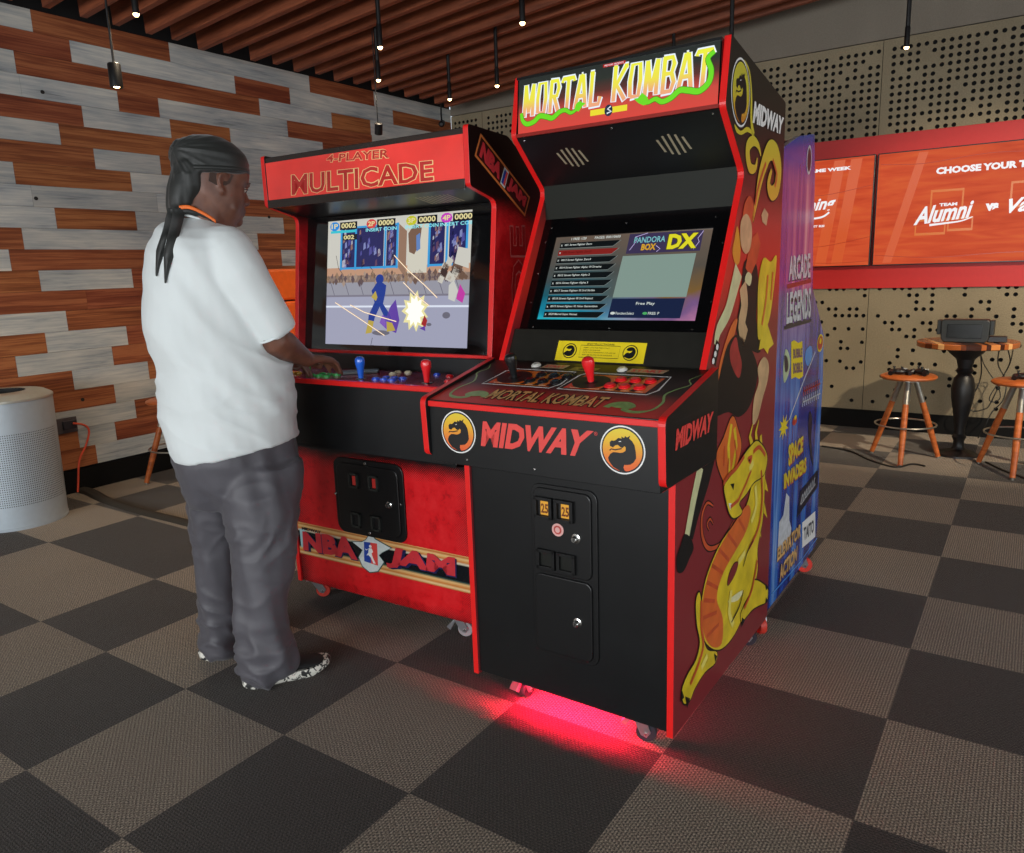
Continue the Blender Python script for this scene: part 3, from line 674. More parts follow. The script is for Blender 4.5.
push_button(mk, DP.p(-.178, .307, .001), DP.n, M_wb, .0155); push_button(mk, DP.p(.108, .307, .001), DP.n, M_wb, .0155)

# coin door
b = MB(); CD = Plane((0, .010, 0), (1, 0, 0), (0, 0, 1), (0, -1, 0)); fC = K.onv(0.)
b.pprism(CD, rrect(-.103, .226, .112, .748, .03), 0, .006, M_blkp); cdoor = b.build('coin_door', mk, bevel=.002)
b = MB(); b.pprism(CD, rrect(-.092, .487, .096, .738, .022), .006, .013, M_blkp); d1 = b.build('upper_door', cdoor, bevel=.003)
b = MB(); b.pprism(CD, rrect(-.092, .238, .096, .479, .022), .006, .013, M_blkp); d2 = b.build('lower_door', cdoor, bevel=.003)
def rectpl(m_, cx, cz, w, h, a, c, mt): m_.pprism(CD, [(cx-w/2, cz-h/2), (cx+w/2, cz-h/2), (cx+w/2, cz+h/2), (cx-w/2, cz+h/2)], a, c, mt)
M_amb = mat('amber_lamp', '#3a2408', .3, var=.2, emis='#f0b040', estr=.75)
CD2 = Plane((0, .010-.0212, 0), (1, 0, 0), (0, 0, 1), (0, -1, 0))
for px, py in ((545, 507), (565.5, 510.5)):
    u, w = fC(px, py); b = MB(); rectpl(b, u, w, .058, .064, .0125, .016, M_black)
    for dx, dz, ww, hh in ((-.025, 0, .01, .062), (.025, 0, .01, .062), (0, .027, .058, .009), (0, -.027, .058, .009)): rectpl(b, u+dx, w+dz, ww, hh, .012, .026, M_blkp)
    rectpl(b, u+.006, w, .03, .04, .015, .020, M_amb); b.text(CD2, '25', (u-.006, w-.014, u+.018, w+.014), 2, mat('coin_print', '#6b2f12', .4), .03); b.build('coin_slot', d1, bevel=.0006)
for px, py in ((547.5, 558.5), (567.5, 563)):
    u, w = fC(px, py); b = MB(); rectpl(b, u, w, .056, .056, .0125, .015, mat('dark_flap', '#1d1e1b', .3))
    for dx, dz, ww, hh in ((-.025, 0, .01, .058), (.025, 0, .01, .058), (0, .025, .058, .009), (0, -.025, .058, .009)): rectpl(b, u+dx, w+dz, ww, hh, .012, .024, M_blkp)
    b.build('coin_return', d1, bevel=.0006)
b = MB(); u, w = fC(558.5, 529.5); b.lathe([(.019, 0), (.019, .002)], mat('pale_pink_sticker', '#d9a6a0', .5), (u, -.003, w), 20, (0, -1, 0)); b.lathe([(.013, 0), (.013, .0025)], mat('red_sticker', '#b5453f', .5), (u, -.003, w), 20, (0, -1, 0)); b.lathe([(.008, 0), (.008, .003)], mat('pale_pink_sticker'), (u, -.003, w), 16, (0, -1, 0)); b.build('sticker', d1)
for d, (px, py) in ((d1, (577, 538)), (d2, (578.5, 622))):
    u, w = fC(px, py); b = MB(); b.lathe([(.014, 0), (.014, .004), (.009, .006), (.009, .016), (.007, .018), (0, .018)], M_scr, (u, -.003, w), 20, (0, -1, 0)); b.box(u-.001, u+.001, -.0215, -.0208, w-.005, w+.005, M_black); b.build('lock', d)

# marquee
b = MB(); MP = Plane((0, .3105, 1.75), (1, 0, 0), Vector((0, .0145, .16)).normalized(), Vector((0, -.16, .0145)).normalized())
MH = .163
b.pprism(MP, [(-iu, -.006), (iu, -.006), (iu, MH+.004), (-iu, MH+.004)], -.03, -.002, M_blkg)
b.pprism(MP, [(-iu, -.008), (iu, -.008), (iu, .002), (-iu, .002)], -.002, .004, mat('red_retainer', '#8f2018', .35)); b.pprism(MP, [(-iu, MH-.002), (iu, MH-.002), (iu, MH+.005), (-iu, MH+.005)], -.002, .004, M_blk)
mq = b.build('marquee', mk)
b = MB(); s_ = NT('marquee_ground'); tc = s_.n('ShaderNodeTexCoord'); sp = s_.n('ShaderNodeSeparateXYZ'); s_.l(tc.outputs['Object'], sp.inputs[0])
c_ = s_.ramp(s_.math('DIVIDE', s_.math('SUBTRACT', sp.outputs[2], 1.75), .16), [(0, '#e8463a'), (.3, '#d84a3c'), (.55, '#5c2a22'), (.75, '#232a22'), (1, '#1c2420')])
s_.l(c_, s_.b.inputs['Emission Color']); s_.b.inputs['Emission Strength'].default_value = .85; s_.b.inputs['Base Color'].default_value = (.02, .02, .02, 1); s_.b.inputs['Roughness'].default_value = .15
b.flat(MP, [(-iu+.006, .002), (iu-.004, .002), (iu-.004, MH-.002), (-iu+.006, MH-.002)], 0, s_.m)
LW, LY = em('marquee_white', '#e4eef8', 1.05), None
s2 = NT('marquee_letter'); tc = s2.n('ShaderNodeTexCoord'); sp = s2.n('ShaderNodeSeparateXYZ'); s2.l(tc.outputs['Object'], sp.inputs[0])
c2_ = s2.ramp(s2.math('DIVIDE', s2.math('SUBTRACT', sp.outputs[2], 1.795), .10), [(0, '#f0a07a'), (.25, '#f2b06a'), (.5, '#f0e23a'), (1, '#f0f226')])
s2.l(c2_, s2.b.inputs['Emission Color']); s2.b.inputs['Emission Strength'].default_value = .95; s2.b.inputs['Base Color'].default_value = (.02, .02, .02, 1)
SK = {'M': [[(.1, 0), (.13, 1)], [(.13, 1), (.5, .12)], [(.5, .12), (.87, 1)], [(.87, 1), (.9, 0)]],
      'O': [[(.2, .05), (.12, .5), (.22, .97), (.78, .97), (.88, .5), (.8, .05), (.2, .05)]],
      'R': [[(.16, 0), (.16, 1)], [(.05, .97), (.7, .97), (.86, .75), (.7, .5), (.2, .5)], [(.45, .5), (.92, 0)]],
      'T': [[(.5, 0), (.5, 1)], [(-.02, .86), (.02, .97), (.98, .97), (1.02, .86)]],
      'A': [[(.06, 0), (.42, 1)], [(.94, 0), (.58, 1)], [(.42, .97), (.58, .97)], [(.22, .36), (.78, .36)]],
      'L': [[(.2, 1), (.2, 0)], [(.05, .03), (.9, .03), (1.0, .25)], [(.02, .98), (.38, .98)]],
      'K': [[(.15, 0), (.15, 1)], [(.95, 1), (.3, .48), (1.0, 0)], [(0, .98), (.3, .98)], [(.8, .98), (1.1, .98)]],
      'B': [[(.16, 0), (.16, 1)], [(.05, .97), (.7, .97), (.84, .78), (.7, .53), (.2, .53)], [(.7, .53), (.9, .28), (.74, .03), (.05, .03)]]}
def sk_text(b, pl, txt, x0, x1, y0, y1, layer, mo, mi_, wo, wi, lean=.0):
    tot = sum(.55 if ch == ' ' else 1 for ch in txt)+.0; cw = (x1-x0)/tot; x = x0
    for ch in txt:
        if ch == ' ': x += cw*.55; continue
        for off, w, m in ((0, wo, mo), (3, wi, mi_)):
            for j, pl_ in enumerate(SK[ch]):
                P_ = [(x+cw*(.08+px*.84)+lean*(py), y0+(y1-y0)*(.5+(py-.5)*(1.0 if off else 1.03))) for px, py in pl_]
                b.stroke(pl, P_, w, layer+off+j*.3, m)
        x += cw
sk_text(b, MP, 'MORTAL', -.300, -.03, .050, .141, 1, LW, s2.m, .0180, .0115, .006)
sk_text(b, MP, 'KOMBAT', .0, .296, .052, .144, 1, LW, s2.m, .0185, .0118, .006)
M_gem = em('marquee_green', '#6fe020', .95); M_gem2 = em('marquee_green_dark', '#2f7a14', .8)
def serp(b, pl, pts, wid, layer, m, mo):
    pp = smooth2(pts, 6); n_ = len(pp); ws = [wid*(.35+.65*math.sin(PI*min(1, .12+.88*i/n_))**.7) for i in range(n_)]
    b.stroke(pl, pp, [w+.003 for w in ws], layer, mo); b.stroke(pl, pp, ws, layer+1, m)
serp(b, MP, [(-.302, .062), (-.296, .04), (-.28, .028), (-.255, .032), (-.235, .045), (-.21, .040), (-.19, .034), (-.165, .048), (-.145, .05), (-.125, .04), (-.1, .052)], .0145, 6, M_gem, M_gem2)
b.flat(MP, [(-.115, .045), (-.11, .062), (-.098, .07), (-.09, .064), (-.078, .06), (-.09, .052), (-.1, .04)], 8, M_gem)
serp(b, MP, [(.302, .135), (.285, .12), (.295, .09), (.29, .06), (.265, .042), (.235, .048), (.21, .052), (.185, .036), (.16, .030), (.14, .04), (.115, .034), (.1, .05)], .0155, 6, M_gem, M_gem2)
b.flat(MP, [(.125, .03), (.115, .05), (.1, .062), (.088, .05), (.075, .05), (.09, .036), (.105, .028)], 8, M_gem)
b.flat(MP, [(-.062, .022), (.055, .022), (.055, .038), (-.062, .038)], 5, em('marquee_yellow', '#f0e030', .95)); b.ellipse(MP, (-.003, .030), .013, .016, 6, em('marquee_navy', '#20304a', .8), 18)
b.stroke(MP, [(-.008, .022), (.006, .026), (-.006, .034), (.004, .04)], .004, 7, LW)
b.flat(MP, [(-.025, MH-.014), (.045, MH-.014), (.045, MH-.006), (-.025, MH-.006)], 5, em('marquee_red', '#d02018', .8)); b.text(MP, 'MIDWAY PRESENTS', (-.02, MH-.0125, .04, MH-.0075), 6, LW)
b.build('marquee_print', mq, fixn=False)

# printed artwork on the side (right)
M_hi = mat('light_yellow_print', '#eee070', .3); A = Plane((W2, 0, 0), (0, 1, 0), (0, 0, 1), (1, 0, 0)); S = K.onu(W2); b = MB()
def PX(L): return [S(*p) for p in L]
M_tan = mat('tan_print', '#c9a57a', .3, var=.2, vscale=20.); M_pale = mat('pale_print', '#cfcf9e', .3, var=.1); M_orD = mat('deep_orange_print', '#c4502a', .3, var=.15, vscale=20.)
M_yo = gradmat('ribbon_print', 2, [(0, '#d98a2a'), (.5, '#e0a832'), (1, '#d3c436')], 1.3, 1.7, rough=.3)
M_embS = gradmat('emblem_gradient_side', 2, [(0, '#c8502f'), (.4, '#d98a30'), (.75, '#d3bb30'), (1, '#c9c038')], 1.66, 1.82)
c_ = S(740, 92.5); top = S(738, 56); bot = S(739, 127); rr_ = (top[1]-bot[1])/2; lf = S(730.5, 95); rt = S(749.5, 92)
emblem(b, A, ((lf[0]+rt[0])/2, (top[1]+bot[1])/2), (rt[0]-lf[0])/2, 4, M_embS, ry=rr_)
b.stroke(A, smooth2(PX([(744, 60), (749, 72), (751, 95), (751, 120), (753, 135)]), 4), [.004+.0012*i for i in range(17)], 3, M_yo)
b.flat(A, smooth2(PX([(734, 124), (740, 131), (746, 127), (750, 129), (754, 136), (747, 132), (741, 135), (736, 132)]), 3, True), 3, M_yo)
q = PX([(752, 123), (781.5, 135), (783.5, 118), (754, 101)])
b.text(A, 'MIDWAY', None, 5, M_white, bold=.05, quad=q)
def rib(L, w0, w1, lay, m=None):
    pp = smooth2(PX(L), 6); n_ = len(pp); ws = [w0+(w1-w0)*math.sin(PI*i/n_) for i in range(n_)]
    b.stroke(A, pp, [w+.008 for w in ws], lay, M_black); b.stroke(A, pp, ws, lay+1, m or M_yo)
rib([(760.5, 156), (758, 146), (753, 141), (748, 146), (747.5, 157), (750, 168), (755, 168), (757, 158)], .006, .035, 2)
rib([(752, 221), (756, 200), (759, 182), (763, 166), (769, 151), (775, 154), (778, 170), (776, 188), (771, 193), (768, 184), (771, 170)], .012, .062, 4)
b.flat(A, PX([(761, 215), (764, 208), (768, 214), (766, 226), (762, 222)]), 3, M_tan)
# generic stand-in figure and flame shapes
b.flat(A, smooth2(PX([(737, 226), (734, 240), (732, 252), (735, 264), (739, 262), (740, 245)]), 4, True), 3, M_yo)
b.flat(A, smooth2(PX([(744, 204), (749, 196), (753, 204), (753, 218), (748, 228), (742, 222)]), 4, True), 5, M_orD)
b.flat(A, smooth2(PX([(740, 222), (746, 214), (751, 226), (750, 246), (745, 254), (740, 244)]), 4, True), 6, M_tan)
b.flat(A, PX([(750, 240), (757, 232), (760, 244), (756, 262), (750, 276), (745, 268)]), 4, M_orD)
b.flat(A, smooth2(PX([(744, 262), (755, 262), (758, 285), (756, 320), (760, 352), (744, 345), (736, 330), (740, 300)]), 4, True), 3, M_black)
b.stroke(A, smooth2(PX([(738, 270), (733, 290), (727, 312), (718, 330), (715, 345)]), 4), [.07-.0026*i for i in range(17)], 5, M_pale)
b.stroke(A, smooth2(PX([(742, 285), (744, 305), (741, 325), (745, 338)]), 4), .06, 5, M_tan)
b.flat(A, smooth2(PX([(747, 272), (751, 276), (749, 286), (744, 280)]), 3, True), 6, M_pale)
b.flat(A, smooth2(PX([(763, 258), (770, 262), (776, 256), (773, 290), (768, 322), (758, 340), (757, 310), (758, 280)]), 4, True), 5, M_gold)
b.flat(A, PX([(766, 322), (773, 344), (768, 349), (767, 354), (763, 348), (758, 350), (760, 338)]), 6, M_gold)
b.flat(A, smooth2(PX([(737, 320), (731, 325), (722, 352), (718, 372), (720, 388), (730, 350)]), 4, True), 4, M_goldo)
b.flat(A, smooth2(PX([(727, 345), (738, 335), (751, 350), (757, 368), (755, 388), (748, 408), (738, 417), (728, 412), (712, 415), (718, 380)]), 4, True), 5, M_black)
b.flat(A, smooth2(PX([(735, 337), (729, 350), (731, 366), (738, 378), (741, 364), (738, 350)]), 4, True), 6, mat('dark_red_print', '#a02a2c', .35, var=.2))
b.flat(A, smooth2(PX([(763, 357), (768, 364), (767, 380), (762, 398), (757, 418), (752, 424), (753, 400), (758, 382), (757, 368)]), 4, True), 6, M_tan)
for px, py in ((716.5, 347), (714.5, 354), (712.5, 361)): u_, w_ = S(px, py); b.ellipse(A, (u_, w_), .010, .009, 6, M_white, 8)
b.stroke(A, PX([(717.5, 342), (713, 364)]), .034, 5, M_black)
# dark staff, pale shaft
b.stroke(A, PX([(709, 455), (704, 480), (695, 515), (690, 538)]), [.10, .08, .05, .04], 3, M_black); b.stroke(A, PX([(700, 467), (693, 500), (686, 538)]), [.045, .04, .035], 4, M_pale)
b.flat(A, smooth2(PX([(684, 534), (690, 538), (693, 548), (689, 558), (683, 571), (677, 572), (676, 558), (680, 545)]), 4, True), 5, M_black)
# golden dragon stand-in
def outl(L, lay, m, grow=.010, cl=True):
    pts = smooth2(PX(L), 4, cl); b.stroke(A, pts, grow, lay, M_black, closed=cl); b.flat(A, pts, lay+1, m)
outl([(732, 416), (738, 430), (741, 447), (735, 470), (728, 487), (720, 474), (716, 455), (723, 438)], 2, M_goldo)
for L in ([(731, 424), (728, 446), (729, 478)], [(734, 428), (736, 446), (732, 470)]): b.stroke(A, PX(L), .02, 4, M_gold)
outl([(757, 447), (764, 452), (764, 490), (762, 520), (757, 548), (757, 570), (752, 592), (744, 612), (734, 634), (722, 648), (711, 648), (702, 636), (700, 612), (704, 584), (712, 560), (722, 540), (735, 522), (746, 505), (752, 480)], 4, M_gold)
b.flat(A, smooth2(PX([(746, 505), (735, 521), (723, 540), (713, 560), (705, 584), (701, 612), (704, 636), (712, 647), (721, 643), (722, 618), (716, 598), (722, 574), (734, 552), (745, 532), (750, 512)]), 4, True), 6, M_goldo)
for i, (a_, c2) in enumerate([((738, 519), (744, 530)), ((727, 534), (736, 546)), ((718, 549), (728, 560)), ((711, 565), (722, 573)), ((706, 582), (717, 588)), ((703, 600), (714, 601)), ((702, 618), (716, 612)), ((706, 636), (718, 624))]):
    b.stroke(A, PX([a_, c2]), .012, 7, M_orD)
outl([(737, 563), (734, 574), (727, 585), (728, 575), (733, 564)], 7, M_sideR, .006)
b.flat(A, smooth2(PX([(742, 590), (737, 600), (727, 602), (732, 596)]), 3, True), 8, mat('highlight_print', '#e8e6b0', .3))
outl([(757, 441), (749, 447), (741, 458), (735, 470), (728, 478), (723, 487), (725, 500), (728, 512), (733, 518), (741, 512), (738, 503), (745, 494), (753, 482), (763, 474), (766, 455)], 8, M_gold)
b.stroke(A, PX([(729, 507), (737, 500), (744, 485), (750, 470)]), .012, 11, M_orD); b.flat(A, smooth2(PX([(746, 458), (751, 455), (749, 464)]), 3, True), 11, M_orD); b.flat(A, PX([(747, 460), (749, 458), (748.5, 462)]), 12, M_black)
b.flat(A, PX([(729, 484), (733, 483), (732, 490)]), 11, M_black); b.flat(A, PX([(727, 503), (730, 503), (729, 510)]), 11, M_white)
for L in ([(752, 448), (749, 436), (752, 424)], [(756, 445), (755, 432), (758, 420)], [(760, 445), (760, 435)]): b.stroke(A, PX(L), [.03, .02, .006][:len(L)], 7, M_gold)
for L in ([(763, 470), (768, 492), (762, 487)], [(762, 492), (767, 518), (760, 508)], [(759, 515), (761, 538), (756, 528)]): b.flat(A, PX(L), 3, M_gold)
rib([(733, 521), (727, 533), (719, 545), (708, 548), (702, 535), (702, 515), (707, 503), (713, 506)], .003, .014, 1, M_orD)
rib([(713, 524), (710, 519), (707, 524), (709, 530)], .002, .008, 1, M_orD)
outl([(698, 592), (695, 602), (696, 624), (699, 642), (695, 660), (687, 674), (681, 690), (683, 703), (689, 700), (694, 688), (704, 672), (714, 663), (716, 652), (707, 650), (703, 640), (700, 620), (700, 600)], 6, M_gold)
for L in ([(681, 690), (679, 702), (683, 697)], [(684, 696), (686, 708), (689, 698)], [(713, 653), (716, 656), (714, 662)]): b.flat(A, PX(L), 9, M_black)
outl([(754, 580), (764, 585), (767, 589), (766, 601), (759, 605), (752, 609), (746, 616), (741, 622), (740, 614), (745, 602), (751, 592)], 6, M_gold)
for L in ([(741, 617), (740, 628), (744, 620)], [(764, 584), (768, 587), (765, 590)], [(765, 597), (767, 601), (764, 604)]): b.flat(A, PX(L), 9, M_black)
for L in ([(760, 470), (761, 500), (757, 528), (748, 548)], [(756, 560), (751, 588), (743, 608)], [(722, 484), (727, 476), (735, 468), (743, 456)], [(700, 600), (700, 625), (702, 645), (697, 664), (689, 684)], [(752, 452), (758, 447), (764, 455)]): b.stroke(A, smooth2(PX(L), 4), .014, 11, M_orD)
for L in ([(754, 486), (755, 505), (750, 522)], [(744, 552), (737, 562)], [(730, 590), (728, 612), (732, 625)], [(748, 470), (752, 462)], [(706, 655), (700, 668)]): b.stroke(A, smooth2(PX(L), 4), .022, 11, M_hi)
for L in ([(742, 590), (738, 606), (730, 622)], [(752, 540), (746, 552), (742, 566)]): b.stroke(A, smooth2(PX(L), 4), .006, 12, M_black)
for L in ([(728, 458), (727, 476)], [(734, 440), (736, 456), (733, 472)], [(724, 446), (723, 466)]): b.stroke(A, PX(L), .008, 6, M_orD)
for L in ([(767, 275), (765, 300), (761, 325)], [(772, 272), (770, 300)]): b.stroke(A, smooth2(PX(L), 4), .014, 8, M_goldo)
for L in ([(765, 163), (758, 185), (754, 205)], [(772, 160), (776, 175), (774, 187)]): b.stroke(A, smooth2(PX(L), 4), .012, 7, M_orD)
b.build('side_art', mk, fixn=False)
caster(mk, -.20, .065, 1.5, M_rub, hz=.105, brake=True); caster(mk, .20, .068, .3, M_rub, hz=.105, brake=True); caster(mk, -.27, .77, .5, M_rub, hz=.105); caster(mk, .27, .77, .5, M_rub, hz=.105)
# ------------------------------------------------------------------ far left cabinet: red four player machine
N = Frame(1.25, .22, math.radians(1.8))
nb = thing('arcade_cabinet', 'wide red four player arcade cabinet the person is playing, bright game on screen', 'arcade machine', (N.x, N.y, 0), N.a)
W2, TP = .485, .020; iu = W2-TP
def halftone(name, fn, red='#d5181f', dark='#170a0a', rough=.28):
    s = NT(name); tc = s.n('ShaderNodeTexCoord'); sp = s.n('ShaderNodeSeparateXYZ'); s.l(tc.outputs['Object'], sp.inputs[0])
    f = fn(s, sp); 
    no = s.n('ShaderNodeTexNoise', i_Scale=6., i_Detail=5.); s.l(tc.outputs['Object'], no.inputs['Vector'])
    f = s.math('ADD', f, s.math('MULTIPLY', s.math('SUBTRACT', no.outputs['Fac'], .5), .5))
    a = [i for i in (0, 1, 2)]
    k = 2*PI/.0085
    ax = sp.outputs[s.ax]
    d = s.math('ADD', s.math('MULTIPLY', s.math('MULTIPLY', s.math('SINE', s.math('MULTIPLY', ax, k)), s.math('SINE', s.math('MULTIPLY', sp.outputs[2], k))), .5), .5)
    m = s.math('GREATER_THAN', s.math('SUBTRACT', s.math('MULTIPLY', f, 1.0), s.math('MULTIPLY', d, .75)), .0)
    blot = s.n('ShaderNodeTexNoise', i_Scale=14., i_Detail=6., i_Roughness=.7); s.l(tc.outputs['Object'], blot.inputs['Vector'])
    red_ = s.ramp(blot.outputs['Fac'], [(.3, '#a01016'), (.45, red), (.7, '#e02a2e')])
    c = s.mix(m, red_, lin(dark)); s.l(c, s.b.inputs['Base Color']); s.b.inputs['Roughness'].default_value = rough
    _m[name] = s.m; return s.m
NT.ax = 0
def fn_front(s, sp):
    e = s.math('MULTIPLY', s.math('SUBTRACT', s.math('ABSOLUTE', sp.outputs[0]), .36), 4.5); t = s.math('MULTIPLY', s.math('SUBTRACT', sp.outputs[2], .60), 10.)
    bo = s.math('MULTIPLY', s.math('SUBTRACT', .13, sp.outputs[2]), 9.)
    return s.math('MAXIMUM', s.math('MAXIMUM', e, t), s.math('MAXIMUM', bo, -.3))
M_front = halftone('red_halftone_front', fn_front)
def fn_side(s, sp):
    t = s.math('MULTIPLY', s.math('SUBTRACT', s.math('ADD', sp.outputs[2], s.math('MULTIPLY', sp.outputs[1], .15)), 1.53), 9.)
    e = s.math('MULTIPLY', s.math('SUBTRACT', sp.outputs[1], .30), 3.)
    return s.math('MAXIMUM', t, s.math('MINIMUM', e, .35))
NT.ax = 1
M_nside = halftone('red_halftone_side', fn_side, red='#b8141b')
prof = fillet([(-.01, .085), (-.01, .93), (.05, .99), (.085, 1.052), (.15, 1.575), (0, 1.612), (0, 1.80), (.235, 1.79), (.72, 1.50), (.72, .085)], [0, .02, 0, 0, .03, .02, .012, .05, .02, 0])
for s in (1, -1):
    b = MB(); b.prism(prof, 0, min(s*W2, s*(W2-TP)), max(s*W2, s*(W2-TP)), M_redT, M_nside); b.build('side_panel', nb, bevel=.0012)
b = MB()
b.box(-iu, iu, -.002, .016, .088, .73, M_front); b.box(-iu, iu, .69, .708, .088, 1.45, M_blk); b.box(-iu, iu, .016, .69, .094, .112, M_blk)
b.prism([(.01, 1.792), (.235, 1.783), (.71, 1.498), (.71, 1.482), (.232, 1.767), (.01, 1.776)], 0, -iu, iu, M_blk)
b.build('cabinet_body', nb)
# marquee
M_brn = mat('brown_black_retainer', '#2a211d', .25)
b = MB(); b.box(-iu, iu, .004, .03, 1.618, 1.79, M_brn); b.box(-iu, iu, -.002, .006, 1.606, 1.636, M_brn); nmq = b.build('marquee', nb, bevel=.001)
NP = Plane((0, .0036, 0), (1, 0, 0), (0, 0, 1), (0, -1, 0)); fN = N.onv(.0036); b = MB()
M_nred = mat('red_print_added_glow', '#d8352f', .16, var=.12, vscale=7., emis='#d8453f', estr=.3)  # this marquee is not lit; weak emission added to brighten the red print
b.flat(NP, [(-iu+.002, 1.636), (iu-.002, 1.636), (iu-.002, 1.772), (-iu+.002, 1.772)], 1, M_nred)
M_crm = mat('cream_print_added_glow', '#e6c489', .3, var=.05, emis='#e6c489', estr=.15); M_dred = mat('dark_red_print_added_glow', '#b52c28', .25, var=.08, emis='#c03030', estr=.15)  # letters get the same added glow, though nothing lights them from behind
for t, q in (('4-PLAYER', [(326.2, 162.9), (389.6, 158.3), (389.6, 148.2), (326.8, 153.2)]), ('MULTICADE', [(291.2, 196), (434.5, 181), (433.5, 159.6), (291, 174.5)])):
    q = [fN(*p) for p in q]
    if t[0] == '4': q[3] = (q[3][0], min(q[3][1], 1.771)); q[2] = (q[2][0], min(q[2][1], 1.771))
    b.text(NP, t, None, 2, M_crm, bold=.048, quad=q)
    k_ = .05
    cx_ = sum(p[0] for p in q)/4; b.text(NP, t, None, 3, M_dred, bold=.018, quad=[(p[0]+(cx_-p[0])*.012, p[1]+(.0018 if i < 2 else -.0018)) for i, p in enumerate(q)])
b.build('marquee_print', nmq)
# underside with speaker slots
ua, ub = Vector((0, .012, 1.612)), Vector((0, .21, 1.575)); UD = (ub-ua); UP = Plane(ua, (1, 0, 0), UD.normalized(), Vector((0, UD.z, -UD.y)).normalized())
b = MB(); b.pprism(UP, [(-iu, 0), (iu, 0), (iu, UD.length), (-iu, UD.length)], -.012, 0, M_blk); sp_ = b.build('speaker_panel', nb)
b = MB()
for i in range(9): b.pprism(UP, [(.2+.017*i, .06), (.206+.017*i, .06), (.212+.017*i, .15), (.206+.017*i, .15)], .0002, .001, M_slot)
b.build('speaker_grille', sp_); screws(sp_, [UP.p(x, .02, 0) for x in (-.44, -.1, .1, .44)], UP.n)
# screen behind glass
ns = .147; nz = lambda w: .125+ns*(w-1.075)
eb = Vector((0, ns, 1)).normalized(); GP = Plane((0, nz(1.056), 1.056), (1, 0, 0), eb, Vector((0, -1, ns)).normalized())
gw = lambda w: (w-1.056)/eb.z
b = MB(); x0s, x1s, y0s, y1s = -.353, .353, gw(1.077), gw(1.557)
for x0, x1, y0, y1 in ((-iu, x0s, 0, gw(1.575)), (x1s, iu, 0, gw(1.575)), (x0s, x1s, 0, y0s), (x0s, x1s, y1s, gw(1.575))): b.pprism(GP, [(x0, y0), (x1, y0), (x1, y1), (x0, y1)], -.012, 0, mat('glass_fronted_bezel', '#0b0b0c', .05, var=0, spec=.8))
nbez = b.build('bezel', nb)
b = MB(); b.box(-iu, iu, .085, .11, 1.046, 1.058, M_redT); b.build('bezel_trim', nb)
b = MB(); SN = Plane(GP.p(0, y0s, -.004), GP.ex, GP.ey, GP.n); H = y1s-y0s; sx = x1s
def E2(nm, c, e=.8): return em('game_'+nm, c, e, .15)
def R_(x0, x1, y0, y1, lay, m): b.flat(SN, [(x0*sx, y0*H), (x1*sx, y0*H), (x1*sx, y1*H), (x0*sx, y1*H)], lay, m)
def Q_(L, lay, m): b.flat(SN, [(x*sx, y*H) for x, y in L], lay, m)
R_(-1, 1, 0, 1, 0, E2('road', '#aeb0c8')); R_(-1, 1, .30, .315, 1, E2('line', '#dfe6f4', .95)); R_(-1, 1, .40, .50, 1, E2('pave', '#a9a9b6', .75))
for x in range(-4, 6): Q_([(x*.22, .40), (x*.22+.01, .40), (x*.22-.05, .50), (x*.22-.06, .50)], 2, E2('joint', '#7c7a8a', .7))
R_(-1, 1, .385, .40, 2, E2('kerb', '#8c8898', .75)); R_(-1, 1, .50, .555, 1, E2('rubble', '#9a8478', .75)); R_(-1, 1, .555, .62, 1, E2('plinth', '#cfa184', .8))
rg = random.Random(5)
for i in range(150):
    x = rg.uniform(-.98, .95); y = rg.uniform(.495, .57); r = rg.uniform(.008, .03); c = rg.choice(['#7a6258', '#b8a090', '#6a5a60', '#a88a70'])
    Q_([(x-r, y), (x, y-r*1.2), (x+r, y), (x, y+r)], 3, E2('stone'+c[1:], c, .75))
R_(-1, 1, .62, 1, 1, E2('wall', '#d8d6cc', .85))
# shop windows
for x0, x1 in ((-.78, -.58), (-.56, -.16), (-.12, .02), (.47, .66), (.72, .93)): R_(x0, x1, .62, .93, 2, E2('glass', '#2c2c68', .75))
for x in (-.79, -.57, -.14, .03, .46, .69, .94): R_(x-.012, x+.016, .60, .95, 3, E2('frame', '#3aa0e0', .9))
R_(-.79, .05, .605, .622, 4, E2('frame', '#3aa0e0')); R_(-.79, .05, .93, .945, 4, E2('frame', '#3aa0e0')); R_(.46, .95, .605, .622, 4, E2('frame', '#3aa0e0'))
for i in range(120):
    x0, x1 = rg.choice([(-.77, -.6), (-.54, -.18), (-.11, .0), (.49, .64), (.74, .92)]); x = rg.uniform(x0+.02, x1-.02); y = rg.uniform(.64, .9); r = rg.uniform(.01, .035); c = rg.choice(['#5a58a8', '#8f98d0', '#1c1c48', '#c8c8d8', '#6a4a6a', '#a07870'])
    Q_([(x-r*.6, y-r), (x+r*.7, y-r*.5), (x+r*.4, y+r*1.2), (x-r*.5, y+r*.8)], 4, E2('shard'+c[1:], c, .75))
Q_([(.05, .61), (.16, .52), (.16, .88), (.05, .94)], 3, E2('brick', '#a5826c', .75)); Q_([(.18, .56), (.44, .56), (.44, .95), (.18, .95)], 3, E2('pier', '#dcd8c8', .85))
Q_([(.2, .72), (.27, .70), (.34, .78), (.36, .9), (.26, .93), (.18, .86)], 5, E2('hole', '#8a6a58', .7)); Q_([(.3, .72), (.35, .74), (.34, .86), (.29, .84)], 6, E2('cloth', '#6a90d0', .8))
for i in range(26):
    x = rg.uniform(.55, .95); y = rg.uniform(.5, .64); r = rg.uniform(.02, .06); c = rg.choice(['#7a5f50', '#c8b8a8', '#4a3a38', '#e0dcd0'])
    Q_([(x-r, y-r*.3), (x+r*.4, y-r*.7), (x+r, y+r*.2), (x-r*.2, y+r*.8)], 6, E2('rub'+c[1:], c, .75))
Q_([(.8, .62), (.98, .58), (.98, .72), (.84, .74)], 7, E2('wall', '#d8d6cc'))
